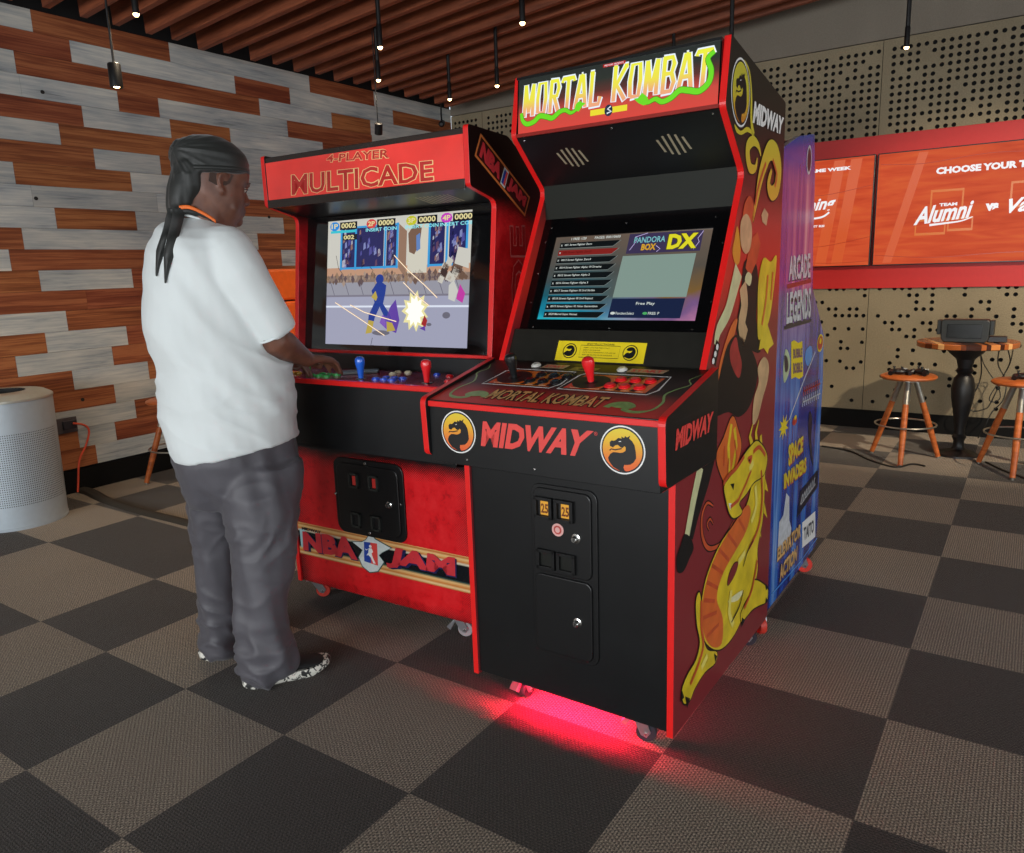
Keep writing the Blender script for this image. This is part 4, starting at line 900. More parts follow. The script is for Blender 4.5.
# cracks
for L in ([(-.86, .72), (-.82, .62), (-.74, .56), (-.76, .5)], [(-.35, .62), (-.3, .59), (-.33, .56)], [(-.28, .06), (-.3, .0), (-.26, -.0)]): b.stroke(SN, [(x*sx, y*H) for x, y in L], .0022, 5, E2('crack', '#3a3440', .6))
# score panels
for x0, c, t in ((-.97, '#2a90e8', '0002'), (-.42, '#e04848', '0000'), (.14, '#d0d028', '0000'), (.6, '#d040c8', '0000')):
    R_(x0+.16, x0+.42, .925, .985, 7, E2('score', '#20202a', .6)); b.text(SN, t, ((x0+.18)*sx, .935*H, (x0+.40)*sx, .978*H), 8, E2('digits', '#e8dca0', .9), .03)
    b.ellipse(SN, ((x0+.08)*sx, .955*H), .026, .018, 8, E2('badge'+c[1:], c, .85), 10); b.text(SN, {'#2a90e8': '1P', '#e04848': '2P', '#d0d028': '3P', '#d040c8': '4P'}[c], ((x0+.03)*sx, .937*H, (x0+.13)*sx, .975*H), 9, E2('digits', '#e8dca0'), .03)
    if t == '0000': b.text(SN, 'INSERT COIN', ((x0+.0)*sx, .895*H, (x0+.44)*sx, .922*H), 8, E2('cyantext', '#8fe8f0', .95), .02)
    else: R_(x0+.02, x0+.4, .90, .92, 7, E2('bar', '#3ac8d8', .9)); R_(x0+.2, x0+.42, .84, .885, 7, E2('score', '#20202a')); b.text(SN, '002', ((x0+.22)*sx, .845*H, (x0+.38)*sx, .88*H), 8, E2('digits', '#e8dca0'), .03)
# plain little fighters, burst and beams
def fighter(x, y, s, c1, c2):
    Q_([(x-.05*s, y+.15*s), (x+.06*s, y+.16*s), (x+.09*s, y+.25*s), (x+.10*s, y+.31*s), (x+.04*s, y+.335*s), (x-.04*s, y+.33*s), (x-.11*s, y+.27*s), (x-.08*s, y+.22*s)], 8, c1)
    b.ellipse(SN, ((x+.005*s)*sx, (y+.36*s)*H), .020*s, .019*s, 9, c1, 12)
    Q_([(x-.06*s, y+.18*s), (x+.02*s, y+.15*s), (x-.05*s, y+.06*s), (x-.09*s, y-.04*s), (x-.16*s, y-.05*s), (x-.14*s, y+.08*s)], 8, c1); Q_([(x-.14*s, y+.04*s), (x-.06*s, y+.03*s), (x-.09*s, y-.06*s), (x-.18*s, y-.07*s)], 9, c2)
    Q_([(x-.01*s, y+.17*s), (x+.06*s, y+.17*s), (x+.17*s, y+.08*s), (x+.20*s, y-.02*s), (x+.13*s, y-.03*s), (x+.09*s, y+.06*s)], 8, c1); Q_([(x+.12*s, y+.03*s), (x+.20*s, y+.02*s), (x+.25*s, y-.04*s), (x+.13*s, y-.05*s)], 9, c2)
    Q_([(x-.05*s, y+.27*s), (x-.11*s, y+.22*s), (x-.04*s, y+.19*s), (x-.02*s, y+.22*s)], 9, c2)
fighter(-.20, .16, 1.0, E2('blue', '#1f3f9c', .8), E2('yel', '#c8b050', .8))
Q_([(-.1, .14), (.06, .10), (.10, .2), (.04, .36), (-.04, .3), (-.08, .22)], 8, E2('viol', '#6a48b0', .8)); Q_([(-.18, .18), (-.06, .12), (-.03, .22), (-.14, .24)], 8, E2('viol2', '#8a60c8', .8))
pts = []
for i in range(22):
    r = (.16 if i % 2 else .115)*(1 if i % 4 else .9); w = 2*PI*i/22; pts.append((.31+r*math.cos(w)*1.15, .27+r*math.sin(w)*1.0))
Q_(pts, 9, E2('burst1', '#efe6a8', .95)); Q_([(.31+(x-.31)*.72, .27+(y-.27)*.78) for x, y in pts], 10, E2('burst2', '#fbfbef', 1.1))
Q_([(.40, .17), (.46, .15), (.48, .2), (.44, .24)], 10, E2('red', '#b03030', .8)); Q_([(.38, .14), (.46, .12), (.45, .16)], 10, E2('viol', '#6a48b0'))
Q_([(.74, .36), (.82, .34), (.86, .42), (.8, .5), (.74, .46)], 8, E2('shirt', '#dcdcd4', .8)); Q_([(.84, .36), (.92, .33), (.95, .4), (.88, .47)], 8, E2('mag', '#d040b0', .8))
for L in ([(.0, .70), (.2, .58), (.42, .47), (.6, .37)], [(.14, .49), (.3, .40), (.5, .31)], [(-.62, .32), (-.4, .26), (.06, .19)], [(-.85, .34), (-.5, .22), (-.1, .08)]):
    b.stroke(SN, [(x*sx, y*H) for x, y in L], .0042, 11, E2('beam', '#e8b070', .9)); b.stroke(SN, [(x*sx, y*H) for x, y in L], .002, 12, E2('beam2', '#fff6e0', 1.2))
b.ellipse(SN, (.5*sx, .17*H), .012, .006, 6, E2('joint', '#7c7a8a'), 12); b.ellipse(SN, (.72*sx, .24*H), .018, .012, 6, E2('joint', '#7c7a8a'), 12); b.ellipse(SN, (-.16*sx, .10*H), .045, .01, 6, E2('joint', '#7c7a8a'), 16)
b.build('screen', nb, fixn=False)
# control deck
b = MB(); DW = .515
b.box(-DW, DW, -.185, -.165, .735, .975, M_blk); b.box(-DW, -DW+.018, -.185, .06, .735, .975, M_blk); b.box(DW-.018, DW, -.185, .06, .735, .975, M_blk)
b.prism([(-.185, .735), (.0, .69), (.0, .705), (-.185, .75)], 0, -DW, DW, M_blk)
b.box(-iu, iu, .07, .09, .985, 1.048, M_blk)
b.box(-DW, DW, -.20, .088, .972, .9905, M_redT)
dk = b.build('control_deck', nb, bevel=.003)
b = MB()
s_ = NT('deck_collage'); tc = s_.n('ShaderNodeTexCoord'); n_ = s_.n('ShaderNodeTexNoise', i_Scale=11., i_Detail=5., i_Roughness=.7); s_.l(tc.outputs['Object'], n_.inputs['Vector'])
c_ = s_.ramp(n_.outputs['Fac'], [(.3, '#3a1430'), (.42, '#8a1e34'), (.5, '#a83a58'), (.58, '#7a3f7a'), (.68, '#c8a0a0')]); s_.l(c_, s_.b.inputs['Base Color']); s_.b.inputs['Roughness'].default_value = .12; s_.b.inputs['Specular IOR Level'].default_value = .7
b.box(-DW+.004, DW-.004, -.197, .068, .9905, .993, s_.m); b.build('deck_overlay', dk)
DZ = .993; UPV = (0, 0, 1)
fD = N.onv(-.15)
M_bl = mat('blue_button', '#1f4fd0', .25, coat=.4); M_gr = mat('green_button', '#1fa848', .25, coat=.4); M_yl = mat('yellow_button', '#e8b81c', .25, coat=.4); M_wn = mat('cream_button', '#d8cfae', .3, coat=.3)
ub_, ur_ = fD(361, 378)[0], fD(427, 383)[0]
bat_stick(nb, (ub_, -.15, DZ), UPV, mat('blue_stick', '#1c5fd0', .25, coat=.5), .078); bat_stick(nb, (ur_, -.15, DZ), UPV, M_redb, .078)
bat_stick(nb, (ub_-.3, -.11, DZ), UPV, mat('green_stick', '#1fa848', .25), .085); bat_stick(nb, (ub_-.52, -.11, DZ), UPV, M_yl, .085)
for u0, v0, m in ((ub_+.06, -.14, M_bl), (ub_-.24, -.15, M_gr), (ur_+.05, -.10, M_redb), (ub_-.43, -.16, M_yl)):
    for i in range(3):
        for j in range(2): push_button(nb, (u0+.036*i+.012*j, v0+.04*j, DZ), UPV, m, .0155)
for u_, v_, m in ((ub_+.02, .02, M_wn), (ub_+.06, .03, M_wn), (ur_-.09, .02, M_bl), (ur_-.02, -.0, M_redb), (ub_+.03, -.02, M_wn)): push_button(nb, (u_, v_, DZ), UPV, m, .0135)
for u_, v_ in ((ub_+.09, .03), (ub_+.12, .03)):
    pass
# front print: band, letters, badge
b = MB(); FN = Plane((0, -.0024, 0), (1, 0, 0), (0, 0, 1), (0, -1, 0)); f = N.onv(-.0024)
def G(L): return [f(*p) for p in L]
tl, tr, br, bl = G([(299.3, 522.8), (465.3, 555.3), (465.9, 591.4), (296.5, 553.4)])
zb, zt = (bl[1]+br[1])/2, (tl[1]+tr[1])/2
M_bandp = gradmat('striped_band_print', 2, [(0, '#b5622a'), (.06, '#e8c890'), (.12, '#c87a38'), (.2, '#e6b878'), (.26, '#2a4a44'), (.3, '#101418'), (.72, '#101418'), (.76, '#d8d2b8'), (.82, '#c87a38'), (.9, '#e8c080'), (.96, '#b5622a'), (1, '#e0b070')], zb, zt)
b.flat(FN, [(-iu, zb), (iu, zb), (iu, zt), (-iu, zt)], 1, M_bandp)
for x in (-.455, .425): b.flat(FN, [(x, zb+.03), (x+.03, zb+.03), (x+.03, zt-.03), (x, zt-.03)], 2, mat('pale_blue_print', '#9fc4c8', .35))
M_sil = mat('silver_print', '#cfd6d4', .35, var=.1, vscale=60); M_teal = mat('teal_print', '#28514c', .4)
star = G([(371, 532.8), (375, 539), (382, 543), (391, 548), (383, 552), (379, 555), (384, 562), (378, 571), (370, 572), (363, 566), (359, 557), (363, 550), (352.5, 541.5), (362, 542), (366, 540)])
cx_, cy_ = f(371, 553); b.flat(FN, [(cx_+(x-cx_)*1.08, cy_+(y-cy_)*1.06) for x, y in star], 3, M_teal); b.flat(FN, star, 4, M_sil)
q = G([(364.6, 561), (378.4, 565.5), (377.4, 543.4), (364.2, 541.5)])
b.flat(FN, q, 5, mat('blue_print', '#1c3f9a', .35)); mid = [(Vector(q[0])+Vector(q[1]))/2, (Vector(q[3])+Vector(q[2]))/2]
b.flat(FN, [tuple(mid[0]), q[1], q[2], tuple(mid[1])], 6, M_redp)
hx_, hz_ = mid[1].x, mid[1].y; w_ = q[1][0]-q[0][0]; h_ = hz_-mid[0].y
b.ellipse(FN, (hx_-.02*w_, hz_-.18*h_), w_*.10, h_*.07, 7, M_white, 12)
b.flat(FN, [(hx_-w_*.14, hz_-h_*.28), (hx_+w_*.08, hz_-h_*.27), (hx_+w_*.16, hz_-h_*.42), (hx_+w_*.04, hz_-h_*.5), (hx_+w_*.12, hz_-h_*.72), (hx_+w_*.28, hz_-h_*.95), (hx_+w_*.12, hz_-h_*.97), (hx_-w_*.04, hz_-h_*.72), (hx_-w_*.2, hz_-h_*.62), (hx_-w_*.36, hz_-h_*.66), (hx_-w_*.2, hz_-h_*.5)], 7, M_white)
b.flat(FN, [(hx_-w_*.14, hz_-h_*.3), (hx_-w_*.34, hz_-h_*.42), (hx_-w_*.42, hz_-h_*.34), (hx_-w_*.3, hz_-h_*.36)], 7, M_white)
M_nv = mat('navy_print', '#1b1b4c', .4); M_rl = mat('letter_red_print', '#c8323a', .35, var=.1)
for t, L in (('NBA', [(304, 549.5), (358.5, 560), (355, 537.5), (303, 531)]), ('JAM', [(386, 566.5), (456, 581.5), (455.5, 557.5), (391, 546.5)])):
    q = G(L); b.text(FN, t, None, 8, M_nv, bold=.09, quad=[(x+.006, y-.004) for x, y in q]); b.text(FN, t, None, 9, M_rl, bold=.06, quad=q)
p0, p1 = f(302, 528), f(321, 526); b.text(FN, 'MIDWAY', (p0[0], p0[1]-.006, p1[0], p0[1]+.006), 4, M_black, bold=.06)
b.build('front_print', nb, fixn=False)
# coin door
CDn = Plane((0, -.002, 0), (1, 0, 0), (0, 0, 1), (0, -1, 0)); f0 = N.onv(-.002)
a0, a1 = f0(337.5, 500), f0(404, 475); zt_, zb_ = f0(366, 460)[1], f0(370, 536)[1]
b = MB(); b.pprism(CDn, rrect(a0[0], zb_, a1[0], zt_, .04), 0, .008, M_blkp); cdn = b.build('coin_door', nb, bevel=.002)
b = MB(); b.pprism(CDn, rrect(a0[0]+.02, zb_+.02, a1[0]-.022, zt_-.02, .03), .008, .014, M_blkp); dn = b.build('door', cdn, bevel=.003)
for px, py, lit in ((356.4, 479.3, 1), (376.3, 482.2, 1), (359, 518.6, 0), (379.2, 522.4, 0)):
    u, w = f0(px, py); b = MB(); m_ = mat('grey_slot_frame', '#2a2c2a', .35); rectpl(b, u, w, .044, .058, 0, .0, m_) if False else None
    b.pprism(CDn, [(u-.022, w-.029), (u+.022, w-.029), (u+.022, w+.029), (u-.022, w+.029)], .0135, .0155, M_black)
    for dx, dz, ww, hh in ((-.02, 0, .008, .06), (.02, 0, .008, .06), (0, .026, .048, .008), (0, -.026, .048, .008)): b.pprism(CDn, [(u+dx-ww/2, w+dz-hh/2), (u+dx+ww/2, w+dz-hh/2), (u+dx+ww/2, w+dz+hh/2), (u+dx-ww/2, w+dz+hh/2)], .013, .022, m_)
    if lit: b.pprism(CDn, [(u-.004, w-.018), (u+.016, w-.018), (u+.016, w+.018), (u-.004, w+.018)], .015, .019, mat('red_coin_lamp', '#8f2622', .3, emis='#a02a24', estr=.25))
    b.build('coin_slot' if lit else 'coin_return', dn)
u, w = f0(392.1, 503.9); b = MB(); b.lathe([(.013, 0), (.013, .004), (.009, .006), (.009, .014), (0, .015)], M_scr, (u, -.016, w), 18, (0, -1, 0)); b.build('lock', dn)
screws(cdn, [(f0(*p)[0], -.010, f0(*p)[1]) for p in ((366, 463.2), (337, 493.1), (401.8, 504.2), (370.8, 532.6))], (0, -1, 0), .006)
# side print: slanted logo and upright outline letters
b = MB(); AN = Plane((W2, 0, 0), (0, 1, 0), (0, 0, 1), (1, 0, 0)); fs = N.onu(W2)
Z = lambda x, y: fs(430+x/6.562, 110+y/6.562)
qq = [Z(292, 300), Z(622, 700), Z(655, 572), Z(331, 152)]
b.flat(AN, qq, 1, mat('orange_border_print', '#c87038', .3)); c0 = [sum(p[i] for p in qq)/4 for i in (0, 1)]
def inset(qq, a, bb):
    q = [Vector(p) for p in qq]; l0, l1 = (q[0]+(q[3]-q[0])*a), (q[1]+(q[2]-q[1])*a); m1, m0 = (q[1]+(q[2]-q[1])*(1-a)), (q[0]+(q[3]-q[0])*(1-a))
    return [tuple(l0+(l1-l0)*bb), tuple(l0+(l1-l0)*(1-bb)), tuple(m0+(m1-m0)*(1-bb)), tuple(m0+(m1-m0)*bb)]
b.flat(AN, inset(qq, .1, .02), 2, mat('dark_maroon_print', '#3a1412', .3))
def sub(qq, a0, a1, b0, b1):
    q = [Vector(p) for p in qq]; g = lambda s, t: tuple((q[0]*(1-s)+q[1]*s)*(1-t)+(q[3]*(1-s)+q[2]*s)*t)
    return [g(a0, b0), g(a1, b0), g(a1, b1), g(a0, b1)]
b.text(AN, 'NBA', None, 3, M_rl, bold=.07, quad=sub(qq, .06, .44, .18, .82)); b.text(AN, 'JAM', None, 3, M_rl, bold=.07, quad=sub(qq, .58, .95, .18, .82))
b.flat(AN, sub(qq, .465, .555, .12, .9), 3, M_sil); b.flat(AN, sub(qq, .475, .512, .2, .82), 4, mat('blue_print')); b.flat(AN, sub(qq, .512, .545, .2, .82), 4, M_redp)
p0 = fs(508.4, 224.6); p1 = fs(526, 224.6); p2 = fs(508.6, 266.5)
pitch = (p0[1]-p2[1])
x0, x1 = p0[0]+.005, fs(525, 224.6)[0]; wt = p0[1]; L_ = pitch*8.8
b.text(AN, 'MULTICADE', None, 2, mat('pale_red_outline', '#c86a66', .3), bold=.045, quad=[(x1, wt-L_), (x1, wt), (x0, wt), (x0, wt-L_)])
b.text(AN, 'MULTICADE', None, 3, mat('side_red_print', '#a3141b', .28), bold=.02, quad=[(x1-.003, wt-L_+.004), (x1-.003, wt-.004), (x0+.003, wt-.004), (x0+.003, wt-L_+.004)])
b.build('side_art', nb, fixn=False)
def onfl(F, px, py):
    X = hit(px, py, (0, 0, 1), 0)-F.o; return X.dot(F.r), X.dot(F.b)
cu, cv = onfl(N, 317, 599); caster(nb, cu-.02, max(cv, .045), .6, M_pwh, brake=False)
cu, cv = onfl(N, 461, 641); caster(nb, cu-.035, max(cv, .05), .3, M_gwh, brake=True)
caster(nb, -.38, .62, .5, M_pwh); caster(nb, .38, .62, .5, M_pwh)

# ------------------------------------------------------------------ blue cabinet standing behind, back to back
AX = 2.548; AW = .62
al = thing('arcade_cabinet', 'blue arcade cabinet with white edges standing back to back behind the black one', 'arcade machine', (AX-AW/2, .83, 0), 0)
al_pts = [(0.0, .103), (0.0, 1.69), (.012, 1.705), (.19, 1.757), (.395, 1.787), (.43, 1.64), (.45, 1.38), (.475, 1.235), (.58, 1.145), (.695, 1.04), (.72, .85), (.712, .64), (.738, .41), (.752, .25), (.735, .115), (.46, .103)]
s = NT('blue_print_pink_reflection'); tc = s.n('ShaderNodeTexCoord'); sp = s.n('ShaderNodeSeparateXYZ'); s.l(tc.outputs['Object'], sp.inputs[0])
mp = s.n('ShaderNodeMapping'); s.l(tc.outputs['Object'], mp.inputs[0]); mp.inputs['Scale'].default_value = (1, 14, 1.1); mp.inputs['Rotation'].default_value = (.12, 0, 0)
n1 = s.n('ShaderNodeTexNoise', i_Scale=1., i_Detail=4., i_Roughness=.6); s.l(mp.outputs[0], n1.inputs['Vector'])
low = s.ramp(n1.outputs['Fac'], [(.32, '#141c5e'), (.48, '#1f3f9f'), (.6, '#3a78cc'), (.72, '#8ab4e8')]); up = s.ramp(n1.outputs['Fac'], [(.3, '#3a1c6a'), (.45, '#6a3a90'), (.6, '#b46a9a'), (.75, '#e0a8b8')])  # pink upper tones are the glossy side's reflection, painted into the print
f_ = s.math('MULTIPLY', s.math('SUBTRACT', sp.outputs[2], .98), 4.); f_.node.use_clamp = True; f2 = s.math('MULTIPLY', s.math('SUBTRACT', sp.outputs[2], 1.60), 14.); f2.node.use_clamp = True
s.l(s.mix(f2, s.mix(f_, low, up), lin('#26409f')), s.b.inputs['Base Color']); s.b.inputs['Roughness'].default_value = .14; s.b.inputs['Specular IOR Level'].default_value = .7; M_blue = s.m
M_wT = mat('pale_edge_moulding', '#c9ccd0', .3)
for sg in (1, -1):
    b = MB(); b.prism(al_pts, 0, min(sg*AW/2, sg*(AW/2-.018)), max(sg*AW/2, sg*(AW/2-.018)), M_wT, M_blue); b.build('side_panel', al, bevel=.001)
b = MB(); iw = AW/2-.018
b.box(-iw, iw, .006, .02, .11, 1.68, M_blk); b.box(-iw, iw, .70, .715, .11, .82, M_blk); b.box(-iw, iw, .02, .70, .11, .125, M_blk); b.prism([(.006, 1.68), (.19, 1.745), (.385, 1.775), (.385, 1.762), (.19, 1.732), (.006, 1.667)], 0, -iw, iw, M_blk)
b.build('cabinet_body', al)
b = MB(); b.box(-iw, iw, .39, .42, 1.60, 1.77, mat('blue_marquee', '#2a50b0', .2)); b.build('marquee', al)
b = MB(); b.prism([(.42, 1.56), (.44, 1.2), (.42, 1.2), (.40, 1.56)], 0, -iw, iw, M_blkg); b.build('screen', al)
b = MB(); b.prism([(.46, 1.19), (.70, .99), (.70, .93), (.46, 1.1)], 0, -iw, iw, M_blk); b.build('control_panel', al)
b = MB(); AA = Plane((AW/2, 0, 0), (0, 1, 0), (0, 0, 1), (1, 0, 0)); FA = Frame(AX-AW/2, .83, 0.); fa = FA.onu(AW/2)
def GA(L): return [fa(*p) for p in L]
M_ltr = mat('chrome_letter_print', '#cdd2d8', .25, var=.15, vscale=50.); M_dk = mat('deep_navy_print', '#10142e', .3)
q = GA([(788.5, 281), (810, 277.5), (810, 253), (789, 256)]); b.text(AA, 'ARCADE', None, 2, M_dk, bold=.07, quad=[(x+.004, y-.005) for x, y in q]); b.text(AA, 'ARCADE', None, 3, M_ltr, bold=.035, quad=q)
b.flat(AA, GA([(787, 289), (811, 282.5), (811, 278.5), (787, 284.5)]), 2, mat('dark_red_print'))
q = GA([(786, 324.5), (810.5, 317.5), (810.8, 287), (786.7, 292.5)]); b.text(AA, 'LEGENDS', None, 2, M_dk, bold=.07, quad=[(x+.004, y-.005) for x, y in q]); b.text(AA, 'LEGENDS', None, 3, M_ltr, bold=.03, quad=q)
b.flat(AA, GA([(784, 330), (811, 322), (811, 318.5), (784, 326)]), 2, M_dk)
b.flat(AA, GA([(791, 342), (794, 340), (798, 343), (802, 341), (803, 376), (799, 379), (795, 377), (791, 379)]), 2, M_yel)
q = GA([(793, 374), (802, 372), (802, 362), (793, 363)]); b.text(AA, 'BOBBLE', None, 3, mat('purple_print', '#5a2468', .3), bold=.04, quad=q); q = GA([(793, 359), (802, 357), (802, 348), (793, 349)]); b.text(AA, 'BUBBLE', None, 3, mat('purple_print'), bold=.04, quad=q)
b.flat(AA, smooth2(GA([(785, 350), (788, 352), (790, 362), (788, 375), (784, 383), (783, 370)]), 3, True), 2, mat('pale_green_print', '#b4c8a0', .3)); b.flat(AA, smooth2(GA([(784, 356), (787, 358), (788, 368), (785, 372)]), 3, True), 3, M_dk)
b.flat(AA, smooth2(GA([(806, 350), (811, 346), (812, 356), (808, 366), (805, 360)]), 3, True), 2, mat('sky_print', '#4a90d8', .3))
c_ = fa(820, 343); b.ellipse(AA, c_, .05, .036, 2, M_yel, 18); b.ellipse(AA, c_, .042, .028, 3, mat('red_print2', '#b8302a', .3), 18); b.ellipse(AA, (c_[0], c_[1]+.008), .018, .012, 4, M_yel, 14)
b.stroke(AA, GA([(815, 352), (803, 382), (789, 420)]), .008, 2, M_ltr)
for (a_, c2, m_) in (((803, 391), (820, 383), mat('red_print2')), ((802, 402), (820, 393), M_ltr)):
    q = GA([(a_[0], a_[1]+5), (c2[0], c2[1]+5), (c2[0], c2[1]-4), (a_[0], a_[1]-4)]); 
    for j in range(9):
        t = j/9; P0 = Vector(q[0]).lerp(Vector(q[1]), t); P1 = Vector(q[3]).lerp(Vector(q[2]), t+.05); b.stroke(AA, [tuple(P0), tuple(P1)], .009, 3, m_)
    b.stroke(AA, [tuple(Vector(q[0]).lerp(Vector(q[3]), .5)), tuple(Vector(q[1]).lerp(Vector(q[2]), .5))], .006, 3, m_)
pts = []; c_ = fa(783.5, 427)
for i in range(18):
    r = .075 if i % 2 else .035; w = 2*PI*i/18; pts.append((c_[0]+r*math.cos(w)*.9, c_[1]+r*math.sin(w)*.62))
b.flat(AA, pts, 3, M_yel); b.ellipse(AA, fa(794.5, 421), .035, .016, 3, mat('red_print2'), 16); b.ellipse(AA, fa(795, 417.5), .018, .009, 4, M_yel, 12)
b.flat(AA, smooth2(GA([(809, 412), (812, 418), (811, 440), (813, 465), (810, 455), (808, 432)]), 3, True), 3, M_dk)
M_y2 = mat('yellow_letter_print', '#e0c832', .3, var=.1)
for t, L in (('SPACE', [(788, 467), (802.5, 451), (803, 435.5), (788, 445)]), ('INVADERS', [(783.5, 489.5), (806, 471), (806, 456.5), (783.5, 474)])):
    q = GA(L); b.text(AA, t, None, 3, mat('red_print2'), bold=.09, quad=[(x+.005, y-.005) for x, y in q]); b.text(AA, t, None, 4, M_y2, bold=.05, quad=q)
b.flat(AA, GA([(796.5, 518), (817.5, 486.5), (818, 469), (800, 491)]), 3, M_dk); q = GA([(800, 505), (815, 484), (815.5, 476), (801.5, 495)])
for i in range(7):
    P0 = Vector(q[0]).lerp(Vector(q[1]), i/7); P1 = Vector(q[3]).lerp(Vector(q[2]), i/7+.06); b.stroke(AA, [tuple(P0), tuple(P1)], .009, 4, M_ltr)
b.stroke(AA, [q[0], q[1]], .005, 4, M_ltr)
b.flat(AA, GA([(802, 548), (815, 536.7), (815, 511), (802, 522.6)]), 3, M_white); b.text(AA, 'TAITO', None, 4, M_dk, bold=.03, quad=GA([(803.5, 541), (813.5, 532), (813.5, 519), (803.5, 528)]))
b.flat(AA, GA([(777, 556), (779, 522), (783, 515), (786, 493), (789, 497), (789, 520), (791, 528), (789, 548)]), 3, M_ltr)
for t, L in (('ELEVATOR', [(776.5, 562), (800, 536), (801, 522), (777, 548)]), ('ACTION', [(779, 582), (796, 560), (797, 545), (779, 566)])):
    q = GA(L); b.text(AA, t, None, 5, mat('brown_print', '#5a2c1a', .3), bold=.09, quad=[(x+.005, y-.005) for x, y in q]); b.text(AA, t, None, 6, mat('gold_letter_print', '#dcb070', .3, var=.15), bold=.04, quad=q)
b.stroke(AA, GA([(771, 595), (800, 562), (817, 538)]), .006, 2, mat('sky_print'))
b.ellipse(AA, fa(809, 160), .035, .05, 2, M_ltr, 20); b.ellipse(AA, fa(809, 160), .026, .04, 3, M_dk, 20)
b.build('side_art', al, fixn=False)
caster(al, AW/2-.045, .05, -.9, M_pwh, brake=True, hz=.105, r=.034); caster(al, -AW/2+.045, .05, .5, M_pwh, hz=.105, r=.034); caster(al, AW/2-.06, .68, .5, M_pwh, hz=.105, r=.034); caster(al, -AW/2+.06, .68, .5, M_pwh, hz=.105, r=.034)
# ------------------------------------------------------------------ wall screens
M_frm = mat('black_screen_frame', '#0b0b0c', .3)
def wall_screen(x0, x1, z0, z1, label):
    t = thing('wall_screen', label, 'screen', ((x0+x1)/2, YR-.02, (z0+z1)/2)); b = MB(); w, h = (x1-x0)/2, (z1-z0)/2
    b.box(-w, w, -.05, -.002, -h, h, M_frm); b.build('housing', t, bevel=.002); b = MB()
    s = NT('orange_screen_ground'); tc = s.n('ShaderNodeTexCoord'); mp = s.n('ShaderNodeMapping'); s.l(tc.outputs['Object'], mp.inputs[0]); mp.inputs['Scale'].default_value = (1.2, 1, 9.)
    n1 = s.n('ShaderNodeTexNoise', i_Scale=2.2, i_Detail=5., i_Distortion=.6); s.l(mp.outputs[0], n1.inputs['Vector'])
    c = s.ramp(n1.outputs['Fac'], [(.3, '#cf4420'), (.5, '#e0532a'), (.7, '#e8632f')]); s.l(c, s.b.inputs['Emission Color']); s.b.inputs['Emission Strength'].default_value = .78; s.b.inputs['Base Color'].default_value = (.01, .01, .01, 1); s.b.inputs['Roughness'].default_value = .5; s.b.inputs['Specular IOR Level'].default_value = .1
    pl = Plane((0, -.0505, 0), (1, 0, 0), (0, 0, 1), (0, -1, 0)); b.flat(pl, [(-w+.008, -h+.008), (w-.008, -h+.008), (w-.008, h-.008), (-w+.008, h-.008)], 1, s.m)
    return t, b, pl, w, h
EW = em('screen_white', '#f4f2f4', .95); EO = em('screen_ghost', '#e8782c', .8); EL = em('screen_line', '#c03a1c', .7); EL2 = em('screen_light_band', '#e4602e', .8)
XS = 2.187; ZS0, ZS1 = 1.281, 2.100
t, b, pl, w, h = wall_screen(XS, XS+1.46, ZS0, ZS1, 'wide orange wall screen reading choose your team, right of the dark gap')
cx, cz = XS+w, (ZS0+ZS1)/2
def T2(x, z): return (x-cx, z-cz)
for a in ((2.36, 2.42), ): b.flat(pl, [T2(a[0]-.1, ZS0+.02), T2(a[1]-.1, ZS0+.02), T2(a[1]+.1, ZS1-.02), T2(a[0]+.1, ZS1-.02)], 2, EL2 if a[0] < 2.3 else EL2)
for L in ([(2.21, 2.02), (2.5, 2.0), (2.9, 2.03), (3.3, 2.01), (3.6, 2.02)], [(2.2, 1.36), (2.6, 1.33), (3.1, 1.35), (3.6, 1.33)]): b.stroke(pl, [T2(*p) for p in smooth2(L, 5)], .004, 3, EL)
b.text(pl, 'CHOOSE YOUR TEAM', T2(2.578, 1.915)+T2(3.255, 1.963), 4, EW, bold=.055)
for x0, x1, z0, z1 in ((2.56, 2.76, 1.66, 1.80), (2.47, 2.66, 1.50, 1.60), (2.68, 2.83, 1.52, 1.60), (3.05, 3.25, 1.66, 1.82)): b.stroke(pl, [T2(x0, z0), T2(x1, z0), T2(x1, z1), T2(x0, z1)], .02, 3, EO, closed=True)
b.text(pl, 'TEAM', T2(2.615, 1.690)+T2(2.728, 1.712), 5, EW, bold=.05)
b.text(pl, 'Alumni', None, 5, EW, bold=.03, shear=.35, quad=[T2(2.455, 1.565), T2(2.83, 1.60), T2(2.83, 1.725), T2(2.455, 1.69)])
b.stroke(pl, [T2(*p) for p in smooth2([(2.56, 1.562), (2.66, 1.570), (2.76, 1.580), (2.83, 1.605)], 4)], [.016-.0008*i for i in range(13)], 5, EW)
b.text(pl, 'vs', T2(2.903, 1.638)+T2(2.982, 1.690), 5, EW, bold=.06)
b.text(pl, 'Varsity', None, 5, EW, bold=.03, shear=.35, quad=[T2(3.04, 1.585), T2(3.42, 1.62), T2(3.42, 1.745), T2(3.04, 1.71)])
b.build('picture', t, fixn=False)
X0 = XS-.017-1.46
t, b, pl, w, h = wall_screen(X0, X0+1.46, ZS0, ZS1, 'orange wall screen mostly hidden behind the cabinets, left of the dark gap'); cx = X0+w
for a in (1.98, 1.86): b.flat(pl, [T2(a-.09, ZS0+.02), T2(a-.01, ZS0+.02), T2(a+.1, ZS1-.02), T2(a+.02, ZS1-.02)], 2, EL2)
for L in ([(1.5, 1.86), (1.8, 1.83), (2.16, 1.88)], [(1.5, 1.46), (1.8, 1.44), (2.16, 1.50)], [(1.5, 1.33), (1.9, 1.31), (2.16, 1.32)]): b.stroke(pl, [T2(*p) for p in smooth2(L, 5)], .004, 3, EL)
